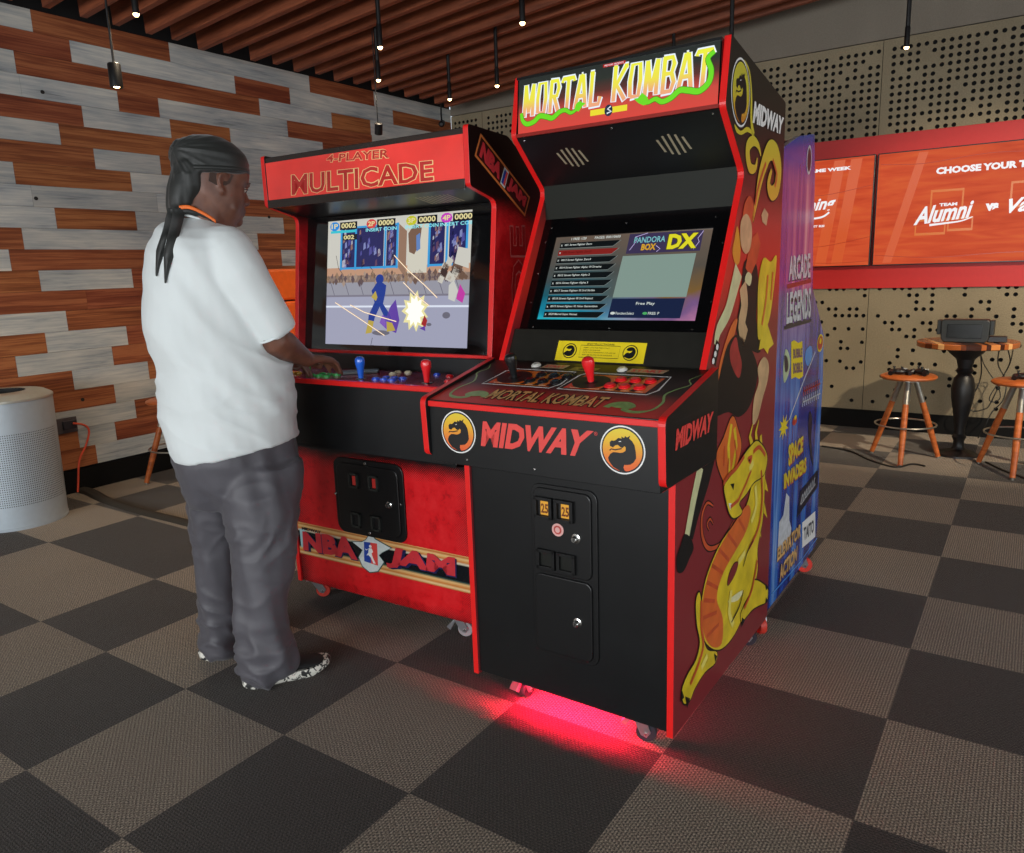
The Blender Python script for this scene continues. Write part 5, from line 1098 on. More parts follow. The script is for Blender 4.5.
b.text(pl, 'GAME WEEK', T2(1.66, 2.005)+T2(2.004, 2.031), 4, EW, bold=.05)
b.text(pl, 'Homecoming', None, 5, EW, bold=.03, shear=.35, quad=[T2(1.25, 1.66), T2(1.905, 1.70), T2(1.905, 1.82), T2(1.25, 1.78)])
b.stroke(pl, [T2(*p) for p in smooth2([(1.45, 1.648), (1.65, 1.655), (1.80, 1.665), (1.86, 1.70)], 4)], .014, 5, EW)
b.text(pl, 'FIRST RSI', T2(1.70, 1.590)+T2(1.828, 1.607), 5, EW, bold=.04)
b.build('picture', t, fixn=False)

# ------------------------------------------------------------------ pendants
M_pend = mat('black_pendant_metal', '#0e0e0f', .4); M_bulb = mat('lamp_glow', '#fff0d0', .3, var=0, emis='#ffd090', estr=14.)
def ceil_z(x): return 3.45+(x-(XL-.1))*.072
def lamp(name, x, y, z, r, L, label, tilt=0., rod=.006, watt=5.):
    t = thing(name, label, 'ceiling lamp', (x, y, z), 0, 'hanging lamps'); H = ceil_z(x)-z
    b = MB(); b.tube([(0, 0, L-.005), (0, 0, H+.01)], rod, M_pend, 10); b.lathe([(.03, H-.015), (.03, H+.01)], M_pend, (0, 0, 0), 16); b.build('rod', t)
    ax = Vector((math.sin(tilt)*.8, -math.sin(tilt)*.6, math.cos(tilt)))
    b = MB(); b.lathe([(r*.82, .004), (r, 0), (r, L*.96), (r*.9, L), (rod, L+.004)], M_pend, (0, 0, 0), 22, ax, cap=False); b.lathe([(rod, .05), (r*.9, .05)], M_pend, (0, 0, 0), 22, ax, cap=False); sh = b.build('lamp_shade', t)
    b = MB(); b.lathe([(0, -.014 if r < .02 else -.001), (min(r, .0165)*.5, -.012 if r < .02 else 0), (min(r, .0165)*.85, -.005 if r < .02 else .002), (min(r, .0165)*.9, .006), (min(r, .0165)*.8, .012)], M_bulb, (0, 0, 0), 18, ax); b.build('bulb', sh)
    l = bpy.data.lights.new('lamp_light', 'SPOT'); l.energy = watt*5; l.color = (1, .80, .56); l.spot_size = 2.3; l.spot_blend = .8; l.shadow_soft_size = .02
    o = bpy.data.objects.new('lamp_light', l); COL.objects.link(o); o.location = (x, y, z-.02)
lamp('pendant_lamp', -.68, .52, 2.31, .031, .115, 'black cylinder pendant lamp hanging on a long rod above the person')
lamp('spot_lamp', -.72, 2.45, 2.32, .028, .075, 'small black spot lamp tilted on a thin rod above the red cabinet', tilt=.5, rod=.004)
for x, y, z, lab in ((-.61, .63, 2.665, 'lit pendant lamp at the left end of the baffles, nearest the plank wall'), (-.1, 1.85, 2.665, 'lit pendant lamp, upper one of the two in line above the red cabinet'),
                     (-.66, 2.42, 2.665, 'lit pendant lamp, lower one of the two in line above the red cabinet'), (-.69, 3.25, 2.67, 'lit pendant lamp nearest the corner of the two walls'),
                     (-.13, 3.1, 2.66, 'lit pendant lamp just left of the glowing marquee'), (.8, 2.02, 2.665, 'lit pendant lamp above the left edge of the glowing marquee'),
                     (2.43, 4.02, 2.655, 'lit pendant lamp in front of the perforated wall, right of the cabinets')):
    lamp('pendant_lamp', x, y, z, .0165, .12, lab, rod=.0135, watt=4.)
lamp('pendant_lamp', .775, 4.2, 2.66, .0165, .12, 'pendant lamp whose rod shows above the middle of the glowing marquee', rod=.0135, watt=3.)
lamp('pendant_lamp', 1.6, 3.1, 2.50, .0165, .12, 'pendant lamp whose rod shows above the right corner of the glowing marquee', rod=.0135, watt=3.)
lamp('spot_lamp', 4.6, 2.0, 2.66, .03, .12, 'spot lamp outside the photo aimed at the high table', tilt=-.7, watt=.2)
l = bpy.data.lights.new('lamp_light', 'SPOT'); l.energy = 420; l.color = (1, .84, .62); l.spot_size = .95; l.spot_blend = .6; l.shadow_soft_size = .03
o = bpy.data.objects.new('lamp_light', l); COL.objects.link(o); o.location = (4.57, 2.03, 2.62); o.rotation_euler = (Vector((2.75, 4.786, .75))-Vector((4.57, 2.03, 2.62))).to_track_quat('-Z', 'Y').to_euler()
# little camera in the corner
t = thing('ceiling_camera', 'small dark camera on a bracket high in the corner of the room', 'camera', (-1.62, 4.30, 2.74)); b = MB(); b.lathe([(.02, -.05), (.028, -.045), (.028, .04), (.015, .05)], M_pend, (0, 0, 0), 16, (.5, -.8, -.3)); b.build('housing', t); b = MB(); b.tube([(0, 0, 0), (-.02, .02, .09), (-.02, .03, .3), (-.02, .03, .75)], .008, M_pend, 8); b.build('bracket', t)

# ------------------------------------------------------------------ stools
M_stw = wood('orange_stool_wood', [(.3, '#8c4420'), (.5, '#b05c2a'), (.7, '#c8713a')], (6, 6, 30.), .35)
M_stl = mat('brushed_steel', '#b5b2a8', .3, metal=.9)
def stool(x, y, rot, label, group='wooden stools'):
    t = thing('stool', label, 'stool', (x, y, 0), rot, group)
    b = MB(); b.lathe([(0, .578), (.155, .578), (.17, .570), (.172, .562), (.162, .552), (0, .550)], M_stw, n=40); b.build('seat', t)
    b = MB(); b.lathe([(.10, .540), (.10, .552)], M_stl, n=24); b.lathe([(.02, .40), (.02, .545)], M_stl, n=14)
    b.build('seat_bracket', t)
    for k in range(3):
        a = 2*PI*k/3; d = Vector((math.cos(a), math.sin(a), 0)); b = MB(); top_ = d*.05+Vector((0, 0, .54)); bot_ = d*.235+Vector((0, 0, .012)); m_ = top_+(bot_-top_)*.27
        b.tube([m_, m_+(bot_-m_)*.5, bot_], [.0185, .020, .0155], M_stw, 14); lg = b.build('leg', t)
        c = MB(); c.tube([top_, m_+(bot_-m_)*.02], [.0175, .0195], M_stl, 14); c.build('leg_sleeve', lg); c = MB(); c.lathe([(.012, 0), (.012, .014)], M_stl, (bot_.x, bot_.y, 0), 12); c.build('foot', lg)
    b = MB(); b.torus((0, 0, .245), .185, .0055, M_stl, n=48); b.build('footrest', t)
    return t
def ang(cx, cy, fx, fy): return math.atan2(fy-cy, fx-cx)
stool(2.60, 3.83, ang(2.60, 3.83, 2.614, 3.598), 'round wooden stool left of the high table, black controllers on its seat')
stool(3.235, 3.80, ang(3.235, 3.80, 3.02, 3.93), 'round wooden stool right of the table, cut by the edge of the photo')
stool(-1.47, 1.10, ang(-1.47, 1.10, -1.64, .935), 'round wooden stool by the plank wall, mostly hidden behind the person')
# high table
t = thing('round_table', 'round table with a striped butcher block top on a black turned pedestal', 'table', (2.90, 4.11, 0)); 
s = NT('butcher_block'); tc = s.n('ShaderNodeTexCoord'); sp = s.n('ShaderNodeSeparateXYZ'); s.l(tc.outputs['Object'], sp.inputs[0])
fx = s.math('FLOOR', s.math('MULTIPLY', s.math('ADD', sp.outputs[0], s.math('MULTIPLY', sp.outputs[1], .35)), 34.)); wn = s.n('ShaderNodeTexWhiteNoise'); wn.noise_dimensions = '1D'; s.l(fx, wn.inputs['W'])
s.l(s.ramp(wn.outputs['Value'], [(0, '#3a1c10'), (.25, '#6a3418'), (.45, '#a0582a'), (.7, '#c07a40'), (.9, '#d8a468')], 'CONSTANT'), s.b.inputs['Base Color']); s.b.inputs['Roughness'].default_value = .25
b = MB(); b.lathe([(0, .742), (.285, .742), (.298, .748), (.30, .775), (.295, .78), (0, .78)], s.m, n=56); b.build('tabletop', t)
b = MB(); M_iron = mat('black_cast_iron', '#101011', .45)
b.lathe([(.122, 0), (.120, .012), (.09, .03), (.045, .045), (.035, .06), (.032, .10), (.045, .13), (.032, .15), (.034, .20), (.05, .30), (.068, .40), (.072, .46), (.060, .53), (.040, .56), (.055, .58), (.042, .60), (.055, .66), (.10, .70), (.13, .742)], M_iron, n=32); b.build('pedestal', t)
# things on it
t = thing('game_console', 'dark box with handles standing on the round table', 'electronic device', (2.89, 4.02, .78), -.05); b = MB()
b.prism([(-.115, .0), (.115, .0), (.135, .02), (.14, .135), (.125, .15), (-.125, .15), (-.14, .135), (-.135, .02)], 1, -.04, .05, mat('dark_grey_box', '#1d201e', .45)); b.build('housing', t, bevel=.006)
b = MB(); 
for s_ in (-1, 1): b.box(s_*.15-.012, s_*.15+.012, -.03, .04, .05, .145, mat('dark_grey_box')); 
b.build('handle', t, bevel=.004); b = MB(); b.box(-.10, .10, -.047, -.04, .03, .12, mat('black_panel', '#101211', .25)); b.build('front_panel', t, bevel=.002)
b = MB(); b.box(-.055, .055, -.03, .03, 0, .04, mat('black_plastic')); tag(b.build('power_adapter', bevel=.005, loc=(3.07, 4.06, .78)), 'small black adapter right of the dark box on the round table', 'adapter')
def gamepad(x, y, z, rot, label, grp='game controllers on the stools'):
    t = thing('game_controller', label, 'game controller', (x, y, z), rot, grp); b = MB(); M_gp = mat('black_controller', '#111214', .35)
    b.ball((0, 0, .022), .04, M_gp, 18, 10, (1.3, .85, .5)); b.tube([(-.045, -.01, .02), (-.06, -.045, .014)], [.02, .015], M_gp, 12); b.tube([(.045, -.01, .02), (.06, -.045, .014)], [.02, .015], M_gp, 12); b.build('housing', t)
    for dx, dy in ((-.03, .008), (.015, -.012)): b = MB(); b.lathe([(.006, .036), (.006, .048), (.010, .050), (.010, .054), (0, .055)], M_gp, (dx, dy, 0), 12); b.build('thumbstick', t)
    b = MB()
    for dx, dy in ((.034, .018), (.034, -.002), (.044, .008), (.024, .008)): b.lathe([(.0045, .036), (.0045, .0425), (0, .043)], mat('pale_button', '#b8b8b4', .4), (dx, dy, 0), 8)
    b.build('face_buttons', t)
gamepad(2.545, 3.80, .578, .3, 'black game controller on the left of the stool seat'); gamepad(2.672, 3.83, .578, -.6, 'black game controller on the right of the stool seat left of the table')
gamepad(3.235, 3.82, .578, .2, 'black game controller on the stool cut by the edge of the photo')
def cable(name, pts, r, m, label, cat='cable', grp=None, k=6):
    q = smooth2([tuple(p) for p in pts], k); b = MB(); b.tube([Vector(p) for p in q], r, m, 8); return tag(b.build(name), label, cat, grp)
M_cb = mat('black_cable', '#1a1a18', .5)
f5 = lambda px, py, y=4.55: tuple(hit(px, py, (0, 1, 0), y))
cable('hanging_cable', [tuple(hit(979, 340, (0, 1, 0), 4.2)), f5(981, 358, 4.4), f5(981, 375), f5(976, 390), f5(967, 402), f5(972, 411), f5(985, 409), f5(990, 404), f5(996, 392), f5(1004, 375), f5(1010, 362), f5(1008, 350, 4.4)], .004, M_cb, 'thin dark cable looping loosely under the round table', grp='cables behind the round table')
cable('hanging_cable', [f5(1000, 346, 4.3), f5(998, 364), f5(1006, 382), f5(1003, 400), f5(992, 412), f5(985, 426), f5(978, 438, 4.6)], .004, M_cb, 'thin dark cable falling straight to the baseboard by the table', grp='cables behind the round table')
cable('hanging_cable', [f5(979, 345, 4.25), f5(983, 362), f5(990, 374), f5(998, 386), f5(1000, 398), f5(993, 402), f5(990, 396), f5(1008, 368), f5(1013, 350, 4.4)], .0035, M_cb, 'thin dark cable with a small loop, right of the pedestal', grp='cables behind the round table')
cable('floor_cable', [tuple(hit(*p, (0, 0, 1), .006)) for p in ((822, 446), (850, 451), (870, 460), (895, 467), (912, 464), (925, 466))], .006, M_cb, 'black cable lying on the carpet under the left stool')
cable('floor_cable', [tuple(hit(*p, (0, 0, 1), .006)) for p in ((986, 462), (1003, 470), (1024, 478), (1040, 484))], .006, M_cb, 'black cable lying on the carpet below the right stool')

# ------------------------------------------------------------------ bin, socket, cord, cord cover
t = thing('litter_bin', 'round silver metal litter bin with a perforated body at the left edge', 'bin', (-1.592, .118, 0)); RB = .25
M_al = mat('brushed_aluminium', '#b9c4cc', .42, metal=.35, var=.03)
b = MB(); M_inn = mat('bin_inside', '#15181a', .7); n = 150; h0, h1 = .135, .55; rows = 33; dz = (h1-h0)/rows
RT = .262; rr_ = lambda z: RB+(RT-RB)*z/.72
def P_(a, z, r=None): r = r or rr_(z); return Vector((math.cos(a)*r, math.sin(a)*r, z))
# the perforated band: every second cell carries a diamond-set hole cut through
for i in range(n):
    a0, a1 = 2*PI*i/n, 2*PI*(i+1)/n
    for z0, z1 in ((.012, h0), (h1, .72)): b.add([P_(a0, z0), P_(a1, z0), P_(a1, z1), P_(a0, z1)], [(0, 1, 2, 3)], M_al, True)
    vis = -1.9 < math.atan2(math.sin((a0+a1)/2+.38), math.cos((a0+a1)/2+.38)) < 1.9
    for k in range(rows):
        z0, z1 = h0+dz*k, h0+dz*(k+1)
        if not vis: b.add([P_(a0, z0), P_(a1, z0), P_(a1, z1), P_(a0, z1)], [(0, 1, 2, 3)], M_al, True); continue
        am, zm = (a0+a1)/2, (z0+z1)/2; ha, hz_ = (a1-a0)*.23, dz*.2
        o_ = [P_(a0, z0), P_(a1, z0), P_(a1, z1), P_(a0, z1)]; q = [P_(am-ha, zm-hz_), P_(am+ha, zm-hz_), P_(am+ha, zm+hz_), P_(am-ha, zm+hz_)]
        b.add(o_+q, [(0, 1, 5, 4), (1, 2, 6, 5), (2, 3, 7, 6), (3, 0, 4, 7)], M_al, True)
b.lathe([(RB-.012, .02), (RT-.014, .71)], M_inn, n=60, cap=False); b.lathe([(RB+.002, 0), (RB+.003, .014), (RB-.004, .016)], M_al, n=72); b.build('body', t, fixn=False)
b = MB(); b.lathe([(RT-.002, .716), (RT+.004, .72), (RT+.004, .732), (RT-.004, .738), (RT-.035, .756), (RT-.05, .760), (.14, .764), (.132, .762)], mat('satin_steel_lid', '#c4c3b8', .35, metal=.5, var=.04), n=72, cap=False); b.build('lid', t)
b = MB(); b.lathe([(0, .70), (.128, .70), (.1325, .763)], M_inn, n=40, cap=False); b.build('opening', t)
t = thing('wall_socket', 'grey wall socket in the plank wall with an orange cord plugged in', 'wall socket', (XL, .60, .45)); M_plate = mat('grey_socket_plate', '#4d4648', .45)
b = MB(); b.box(0, .008, -.075, .06, -.05, .05, M_plate); b.build('cover_plate', t, bevel=.003); b = MB(); b.box(.008, .03, -.035, .045, -.025, .03, mat('dark_socket', '#2a2830', .4)); b.build('receptacle', t, bevel=.003)
M_cord = mat('orange_cord_rubber', '#e0502f', .45); fL = lambda px, py, x=XL+.03: tuple(hit(px, py, (1, 0, 0), x))
p_end = hit(78, 491, (0, 0, 1), .01)
cable('extension_cable', [(XL+.035, .62, .462), fL(84, 425, XL+.05), fL(89, 431, XL+.05), fL(86, 445, XL+.05), fL(80, 458, XL+.05), fL(78.5, 468, XL+.05), fL(78.2, 480, XL+.05), fL(78, 488, XL+.05), fL(78, 492, XL+.06)], .0065, M_cord, 'orange cord hanging from the wall socket to the carpet', 'cord')
# flat cord cover on the carpet
M_cov = mat('dark_olive_cord_cover', '#2f2b25', .8, bump=.3); b = MB(); 
cpts = [hit(*p, (0, 0, 1), 0) for p in ((74, 489), (90, 493), (105, 500), (125, 507), (150, 514), (175, 520), (200, 526.5), (230, 534))]; sec = [(-.04, .0), (-.03, .008), (-.01, .014), (.01, .014), (.03, .008), (.04, 0)]; vs = []; fs = []; q = [Vector(p) for p in smooth2([tuple(p) for p in cpts], 4)]; n = len(q)
for i, p in enumerate(q):
    d = (q[min(i+1, n-1)]-q[max(i-1, 0)]).normalized(); s_ = Vector((-d.y, d.x, 0)); g = 1.0 if i > 2 else .9
    for x, z in sec: vs.append(p+s_*x*g+Vector((0, 0, z+.0005+(.012*math.exp(-((i-3)/4)**2) if 0 < abs(x) < .035 else 0))))
for i in range(n-1):
    for k in range(5): fs.append((i*6+k, i*6+k+1, i*6+7+k, i*6+6+k))
fs += [tuple(range(6)), tuple(range((n-1)*6, n*6))[::-1]]; b.add(vs, fs, M_cov, True); tag(b.build('cord_cover'), 'dark cord cover strip running across the carpet from the wall socket', 'cord cover')
# orange bench against the plank wall behind the person
t = thing('bench_seat', 'orange upholstered high-backed bench against the plank wall, left of the red cabinet', 'bench', (XL+.012, 2.55, 0)); M_org = mat('orange_vinyl', '#e0601e', .4, var=.06); y0, y1 = -.62, 1.2
b = MB(); b.box(.02, .12, y0, y1, 0, 1.40, mat('dark_bench_frame', '#3a241a', .5)); b.box(.02, .58, y0, y1, 0, .38, mat('dark_bench_frame')); b.build('frame', t, bevel=.004)
for k in range(2):
    ya, yb_ = y0+.01+k*(y1-y0)/2, y0-.01+(k+1)*(y1-y0)/2
    b = MB(); b.box(.12, .19, ya, yb_, 1.165, 1.41, M_org); b.build('upper_back_cushion', t, bevel=.02); b = MB(); b.box(.12, .22, ya, yb_, .50, 1.155, M_org); b.build('lower_back_cushion', t, bevel=.02)
    b = MB(); b.box(.12, .60, ya, yb_, .38, .49, M_org); b.build('seat_cushion', t, bevel=.02)
# phone on the red cabinet's deck
t = thing('mobile_phone', 'mobile phone lying face up on the control deck of the red cabinet', 'phone', (0, 0, 0)); c_ = N.o+N.r*(N.onv(-.05)(355, 365)[0])+N.b*(-.035); t.location = (c_.x, c_.y, .9935); t.rotation_euler = (0, 0, .75)
b = MB(); b.pprism(Plane((0, 0, .0), (1, 0, 0), (0, 1, 0)), rrect(-.075, -.036, .075, .036, .008), 0.0, .008, M_blkp); b.build('housing', t, bevel=.001); b = MB(); b.pprism(Plane((0, 0, .008), (1, 0, 0), (0, 1, 0)), rrect(-.072, -.033, .072, .033, .006), 0, .0006, mat('phone_glass', '#9fb4c4', .08, var=0)); b.build('screen', t)
# ------------------------------------------------------------------ the person at the far cabinet
from mathutils import noise as mnoise
O = Vector((1.03, -.30, 0)); vd = Vector((O.x-CAM['pos'].x, O.y-CAM['pos'].y, 0)).normalized(); e1 = Vector((-vd.y, vd.x, 0))*-1
if e1.dot(CR) < 0: e1 = -e1
def VP(px, py, off=0.): return hit(px, py, vd, vd.dot(O)+off)
def scale_at(px, py, off): return (VP(px+.5, py, off)-VP(px-.5, py, off)).dot(e1)
def ring_px(y, L, R, B, off=0., n=36, tilt=0., pw=2.2):
    """body cross section seen between L and R at image row y, B deep"""
    a = VP(L, y, off); c = VP(R, y, off); m = (a+c)/2; A = (c-a).dot(e1)/2
    return rg_(m, A, B, n, tilt, pw)
def rg_(m, A, B, n=36, tilt=0., pw=2.2):
    out = []
    for k in range(n):
        w = 2*PI*k/n; ca, sa = math.cos(w), math.sin(w); x = math.copysign(abs(ca)**(2/pw), ca)*A; y = math.copysign(abs(sa)**(2/pw), sa)*B
        p = m+e1*x+vd*y; p.z = m.z+tilt*x; out.append(p)
    return out
def loft(mb, rings, m):
    n = len(rings[0]); vs = [p for r in rings for p in r]; fs = []
    for i in range(len(rings)-1):
        for k in range(n): fs.append((i*n+k, i*n+(k+1) % n, (i+1)*n+(k+1) % n, (i+1)*n+k))
    mb.add(vs+[], fs+[tuple(range(n))[::-1], tuple(range((len(rings)-1)*n, len(rings)*n))], m, True)
def fuse(mb, name, voxel, smooth, fold=None, parent=None, mats=None, smf=.5):
    """melt overlapping closed shapes into one continuous skin"""
    o = mb.build(name); rm = o.modifiers.new('r', 'REMESH'); rm.mode = 'VOXEL'; rm.voxel_size = voxel; rm.use_smooth_shade = True
    if smooth: sm = o.modifiers.new('s', 'SMOOTH'); sm.iterations = smooth; sm.factor = smf
    bpy.context.view_layer.update(); ev = o.evaluated_get(bpy.context.evaluated_depsgraph_get()); me = bpy.data.meshes.new_from_object(ev)
    me.name = name; old = o.data; o.modifiers.clear(); o.data = me; bpy.data.meshes.remove(old)
    if fold:
        no = [v.normal.copy() for v in me.vertices]
        for v, nn in zip(me.vertices, no): v.co = v.co+nn*fold(v.co, nn)
    for p in me.polygons: p.use_smooth = True
    me.materials.clear(); me.materials.append(mats)
    if parent: o.parent = parent
    return o
def chain(mb, pts, rs, m, n=12):
    P_ = [Vector(p) for p in pts]; mb.tube(P_, rs, m, n)
    for p, r in ((P_[0], rs[0]), (P_[-1], rs[-1])): mb.ball(p, r*.995, m, 12, 8)
# materials
s = NT('dark_brown_skin'); tc = s.n('ShaderNodeTexCoord'); n1 = s.n('ShaderNodeTexNoise', i_Scale=22., i_Detail=4.); s.l(tc.outputs['Object'], n1.inputs['Vector'])
s.l(s.ramp(n1.outputs['Fac'], [(.3, '#573528'), (.7, '#734b3a')]), s.b.inputs['Base Color']); s.b.inputs['Roughness'].default_value = .46; s.b.inputs['Subsurface Weight'].default_value = .06; s.b.inputs['Subsurface Radius'].default_value = (.02, .008, .004)
n2 = s.n('ShaderNodeTexNoise', i_Scale=260., i_Detail=3.); s.l(tc.outputs['Object'], n2.inputs['Vector']); bp = s.n('ShaderNodeBump', i_Strength=.12, i_Distance=.001); s.l(n2.outputs['Fac'], bp.inputs['Height']); s.l(bp.outputs[0], s.b.inputs['Normal']); M_skin = s.m
def cloth(nm, c, var, rough, sheen, sc=900., st=.15):
    s = NT(nm); tc = s.n('ShaderNodeTexCoord'); n1 = s.n('ShaderNodeTexNoise', i_Scale=5., i_Detail=3.); s.l(tc.outputs['Object'], n1.inputs['Vector']); c = lin(c)
    s.l(s.ramp(n1.outputs['Fac'], [(.3, tuple(x*(1-var) for x in c)), (.7, tuple(min(1, x*(1+var)) for x in c))]), s.b.inputs['Base Color']); s.b.inputs['Roughness'].default_value = rough; s.b.inputs['Sheen Weight'].default_value = sheen
    n2 = s.n('ShaderNodeTexNoise', i_Scale=sc, i_Detail=2.); s.l(tc.outputs['Object'], n2.inputs['Vector']); bp = s.n('ShaderNodeBump', i_Strength=st, i_Distance=.0008); s.l(n2.outputs['Fac'], bp.inputs['Height']); s.l(bp.outputs[0], s.b.inputs['Normal']); return s.m
M_shirt = cloth('white_cotton', '#d5dbdb', .02, .85, .15); M_pant = cloth('grey_polyester', '#4b494f', .05, .55, .12); M_drg = cloth('black_satin', '#1b1d1b', .1, .5, .2); M_drg.node_tree.nodes['Principled BSDF'].inputs['Specular IOR Level'].default_value = .4

# ---- body (head, neck, trunk, arms, hands, legs in one skin)
mb = MB()
HF = Vector((math.cos(math.radians(75)), math.sin(math.radians(75)), 0)); HLT = Vector((-HF.y, HF.x, 0))
tilt = math.radians(13)
hu = (Vector((0, 0, 1))*math.cos(tilt)+HF*math.sin(tilt)).normalized(); hf = (HF*math.cos(tilt)-Vector((0, 0, 1))*math.sin(tilt)).normalized()
HC = VP(215.5, 181, 0)                 # ear level centre of the head
def HP(f, l, u): return HC+hf*f+HLT*l+hu*(u-.115)
lev = [(-.035, .030, -.06, .05), (-.012, .062, -.062, .054), (0, .078, -.066, .058), (.014, .092, -.070, .062), (.035, .094, -.078, .067), (.055, .095, -.084, .071), (.075, .093, -.09, .073), (.10, .089, -.096, .0745), (.112, .088, -.098, .076), (.128, .098, -.1, .077), (.15, .100, -.103, .0775), (.175, .095, -.103, .076), (.2, .08, -.096, .071), (.22, .058, -.08, .060), (.235, .032, -.055, .042), (.243, .004, -.02, .014)]
rings = []
for u, f, bk, w in lev:
    r = []
    for k in range(36):
        a = 2*PI*k/36; ca, sa = math.cos(a), math.sin(a); fx = (f if ca > 0 else -bk)*math.copysign(abs(ca)**.85, ca); r.append(HP(fx, math.copysign(abs(sa)**.9, sa)*w, u))
    rings.append(r)
loft(mb, rings, M_skin)
chain(mb, [HP(.088, 0, .112), HP(.097, 0, .092), HP(.105, 0, .074)], [.0085, .0105, .013], M_skin, 10)
for s_ in (-1, 1): mb.ball(HP(.094, s_*.013, .068), .0105, M_skin, 10, 8)
chain(mb, [HP(.092, -.030, .122), HP(.099, 0, .125), HP(.092, .030, .122)], [.008, .009, .008], M_skin, 8)
chain(mb, [HP(.090, -.020, .045), HP(.1015, 0, .047), HP(.090, .020, .045)], [.005, .0085, .005], M_skin, 8)
chain(mb, [HP(.087, -.018, .031), HP(.099, 0, .032), HP(.087, .018, .031)], [.005, .0085, .005], M_skin, 8)
mb.ball(HP(.084, 0, .008), .018, M_skin)
for s_ in (-1, 1):
    mb.ball(HP(.042, s_*.038, .040), .029, M_skin)       # cheek, cheekbone
    ear = [HP(-.004+.0*k, s_*(.0765), .072) for k in range(1)]
    pts = [HP(-.002, s_*.073, .078), HP(-.010, s_*.079, .086), HP(-.020, s_*.084, .104), HP(-.018, s_*.086, .122), HP(-.006, s_*.084, .131), HP(.006, s_*.079, .124), HP(.006, s_*.076, .112)]
    chain(mb, pts, [.0075, .006, .0048, .0048, .0048, .0045, .004], M_skin, 8); chain(mb, [HP(-.006, s_*.076, .085), HP(-.012, s_*.079, .10), HP(-.008, s_*.079, .117)], [.006, .0045, .004], M_skin, 8)
    mb.ball(HP(-.001, s_*.075, .075), .0085, M_skin, 10, 8)
NB_ = VP(206, 232, 0)
chain(mb, [HP(-.025, 0, .06), HP(-.022, 0, 0), NB_, VP(205, 262, 0)], [.066, .068, .078, .1], M_skin, 20)
mb.ball(HP(.035, 0, -.012), .045, M_skin)
for y, L, R, B in ():
    pass
torso = [(226, 178, 226, .09), (240, 160, 244, .15), (262, 152, 255, .165), (300, 150, 262, .165), (345, 158, 272, .165), (390, 168, 280, .155), (430, 173, 280, .15), (465, 186, 284, .135), (480, 196, 280, .11)]
loft(mb, [ring_px(*t) for t in torso], M_skin)
SHR = VP(231, 256, -.15); ELR = VP(276, 341, -.13); WRR = VP(307.5, 359.5, -.035)
SHL = VP(195, 252, .17); HAND_L = Vector((1.085, .02, 1.045)); 
def mid(a, b, t): return a+(b-a)*t
chain(mb, [SHR, mid(SHR, ELR, .5), mid(SHR, ELR, .88), ELR, mid(ELR, WRR, .25), mid(ELR, WRR, .6), WRR], [.052, .052, .051, .050, .0495, .038, .0265], M_skin, 18)
ELL = Vector((.86, -.16, 1.12)); WRL = HAND_L+Vector((-.07, -.055, .012))
chain(mb, [SHL, mid(SHL, ELL, .6), ELL, mid(ELL, WRL, .3), WRL], [.066, .054, .043, .044, .025], M_skin, 16)
def hand(mb, wr, f, side, curl, tipz):
    """wr wrist, f forward, side +1 when the thumb is on the left of the forward direction"""
    f = Vector(f).normalized(); s_ = Vector((0, 0, 1)).cross(f).normalized(); up = f.cross(s_).normalized() if f.cross(s_).z > 0 else -f.cross(s_).normalized()
    pl = .088
    for i, t in enumerate((-1.45, -.5, .5, 1.4)):                 # palm rays
        chain(mb, [wr+s_*t*.009, wr+f*.045+s_*t*.014+up*.004, wr+f*pl+s_*t*.0185+up*(.004-abs(t)*.002)], [.0155, .0150, .0112], M_skin, 10)
    L = [.036, .042, .040, .031]
    for i, t in enumerate((1.45, .5, -.5, -1.45)):
        t2 = t*side; k0 = wr+f*(pl+(-.004 if abs(t) > 1 else .002))+s_*t2*.0185+up*.003; a = curl[i]; l = L[i] if t*1 > -2 else L[i]
        d1 = (f*math.cos(a)-up*math.sin(a)+s_*t2*.08).normalized(); k1 = k0+d1*l; d2 = (f*math.cos(a*1.9)-up*math.sin(a*1.9)).normalized(); k2 = k1+d2*l*.66; d3 = (f*math.cos(a*2.3)-up*math.sin(a*2.3)).normalized(); k3 = k2+d3*l*.5
        chain(mb, [k0, k1, k2, k3], [.0098, .0088, .0078, .0066], M_skin, 10)
    b0 = wr+f*.022+s_*side*.016; b1 = wr+f*.050+s_*side*.036-up*.012; b2 = wr+f*.078+s_*side*.042-up*.020; b3 = wr+f*.1+s_*side*.036-up*.027
    chain(mb, [b0, b1, b2, b3], [.0145, .0125, .0098, .0080], M_skin, 10)
FR = (VP(330, 361.5, .03)-WRR)
hand(mb, WRR, Vector((FR.x, FR.y, -.015)), 1, (.42, .36, .40, .5), 1.0)
hand(mb, WRL, Vector((.07, .06, -.005)), -1, (.5, .55, .6, .7), 1.0)
# legs inside the trousers
RF0, RF1 = Vector((1.166, -.394, 0)), Vector((1.305, -.135, 0)); LF0, LF1 = Vector((.866, -.354, 0)), Vector((.985, -.10, 0))
RA = mid(RF0, RF1, .25); LA = mid(LF0, LF1, .25); RA.z = LA.z = .075
chain(mb, [VP(255, 470, -.04), VP(268, 540, -.13), VP(266, 580, -.15), RA], [.08, .065, .055, .035], M_skin, 16)
chain(mb, [VP(224, 470, .05), VP(219, 540, .1), VP(219, 580, .11), LA], [.08, .065, .055, .035], M_skin, 16)
body = fuse(mb, 'person', .0042, 9, None, None, M_skin)
tag(body, 'person in white T-shirt, grey trousers and black durag playing the red cabinet', 'person')

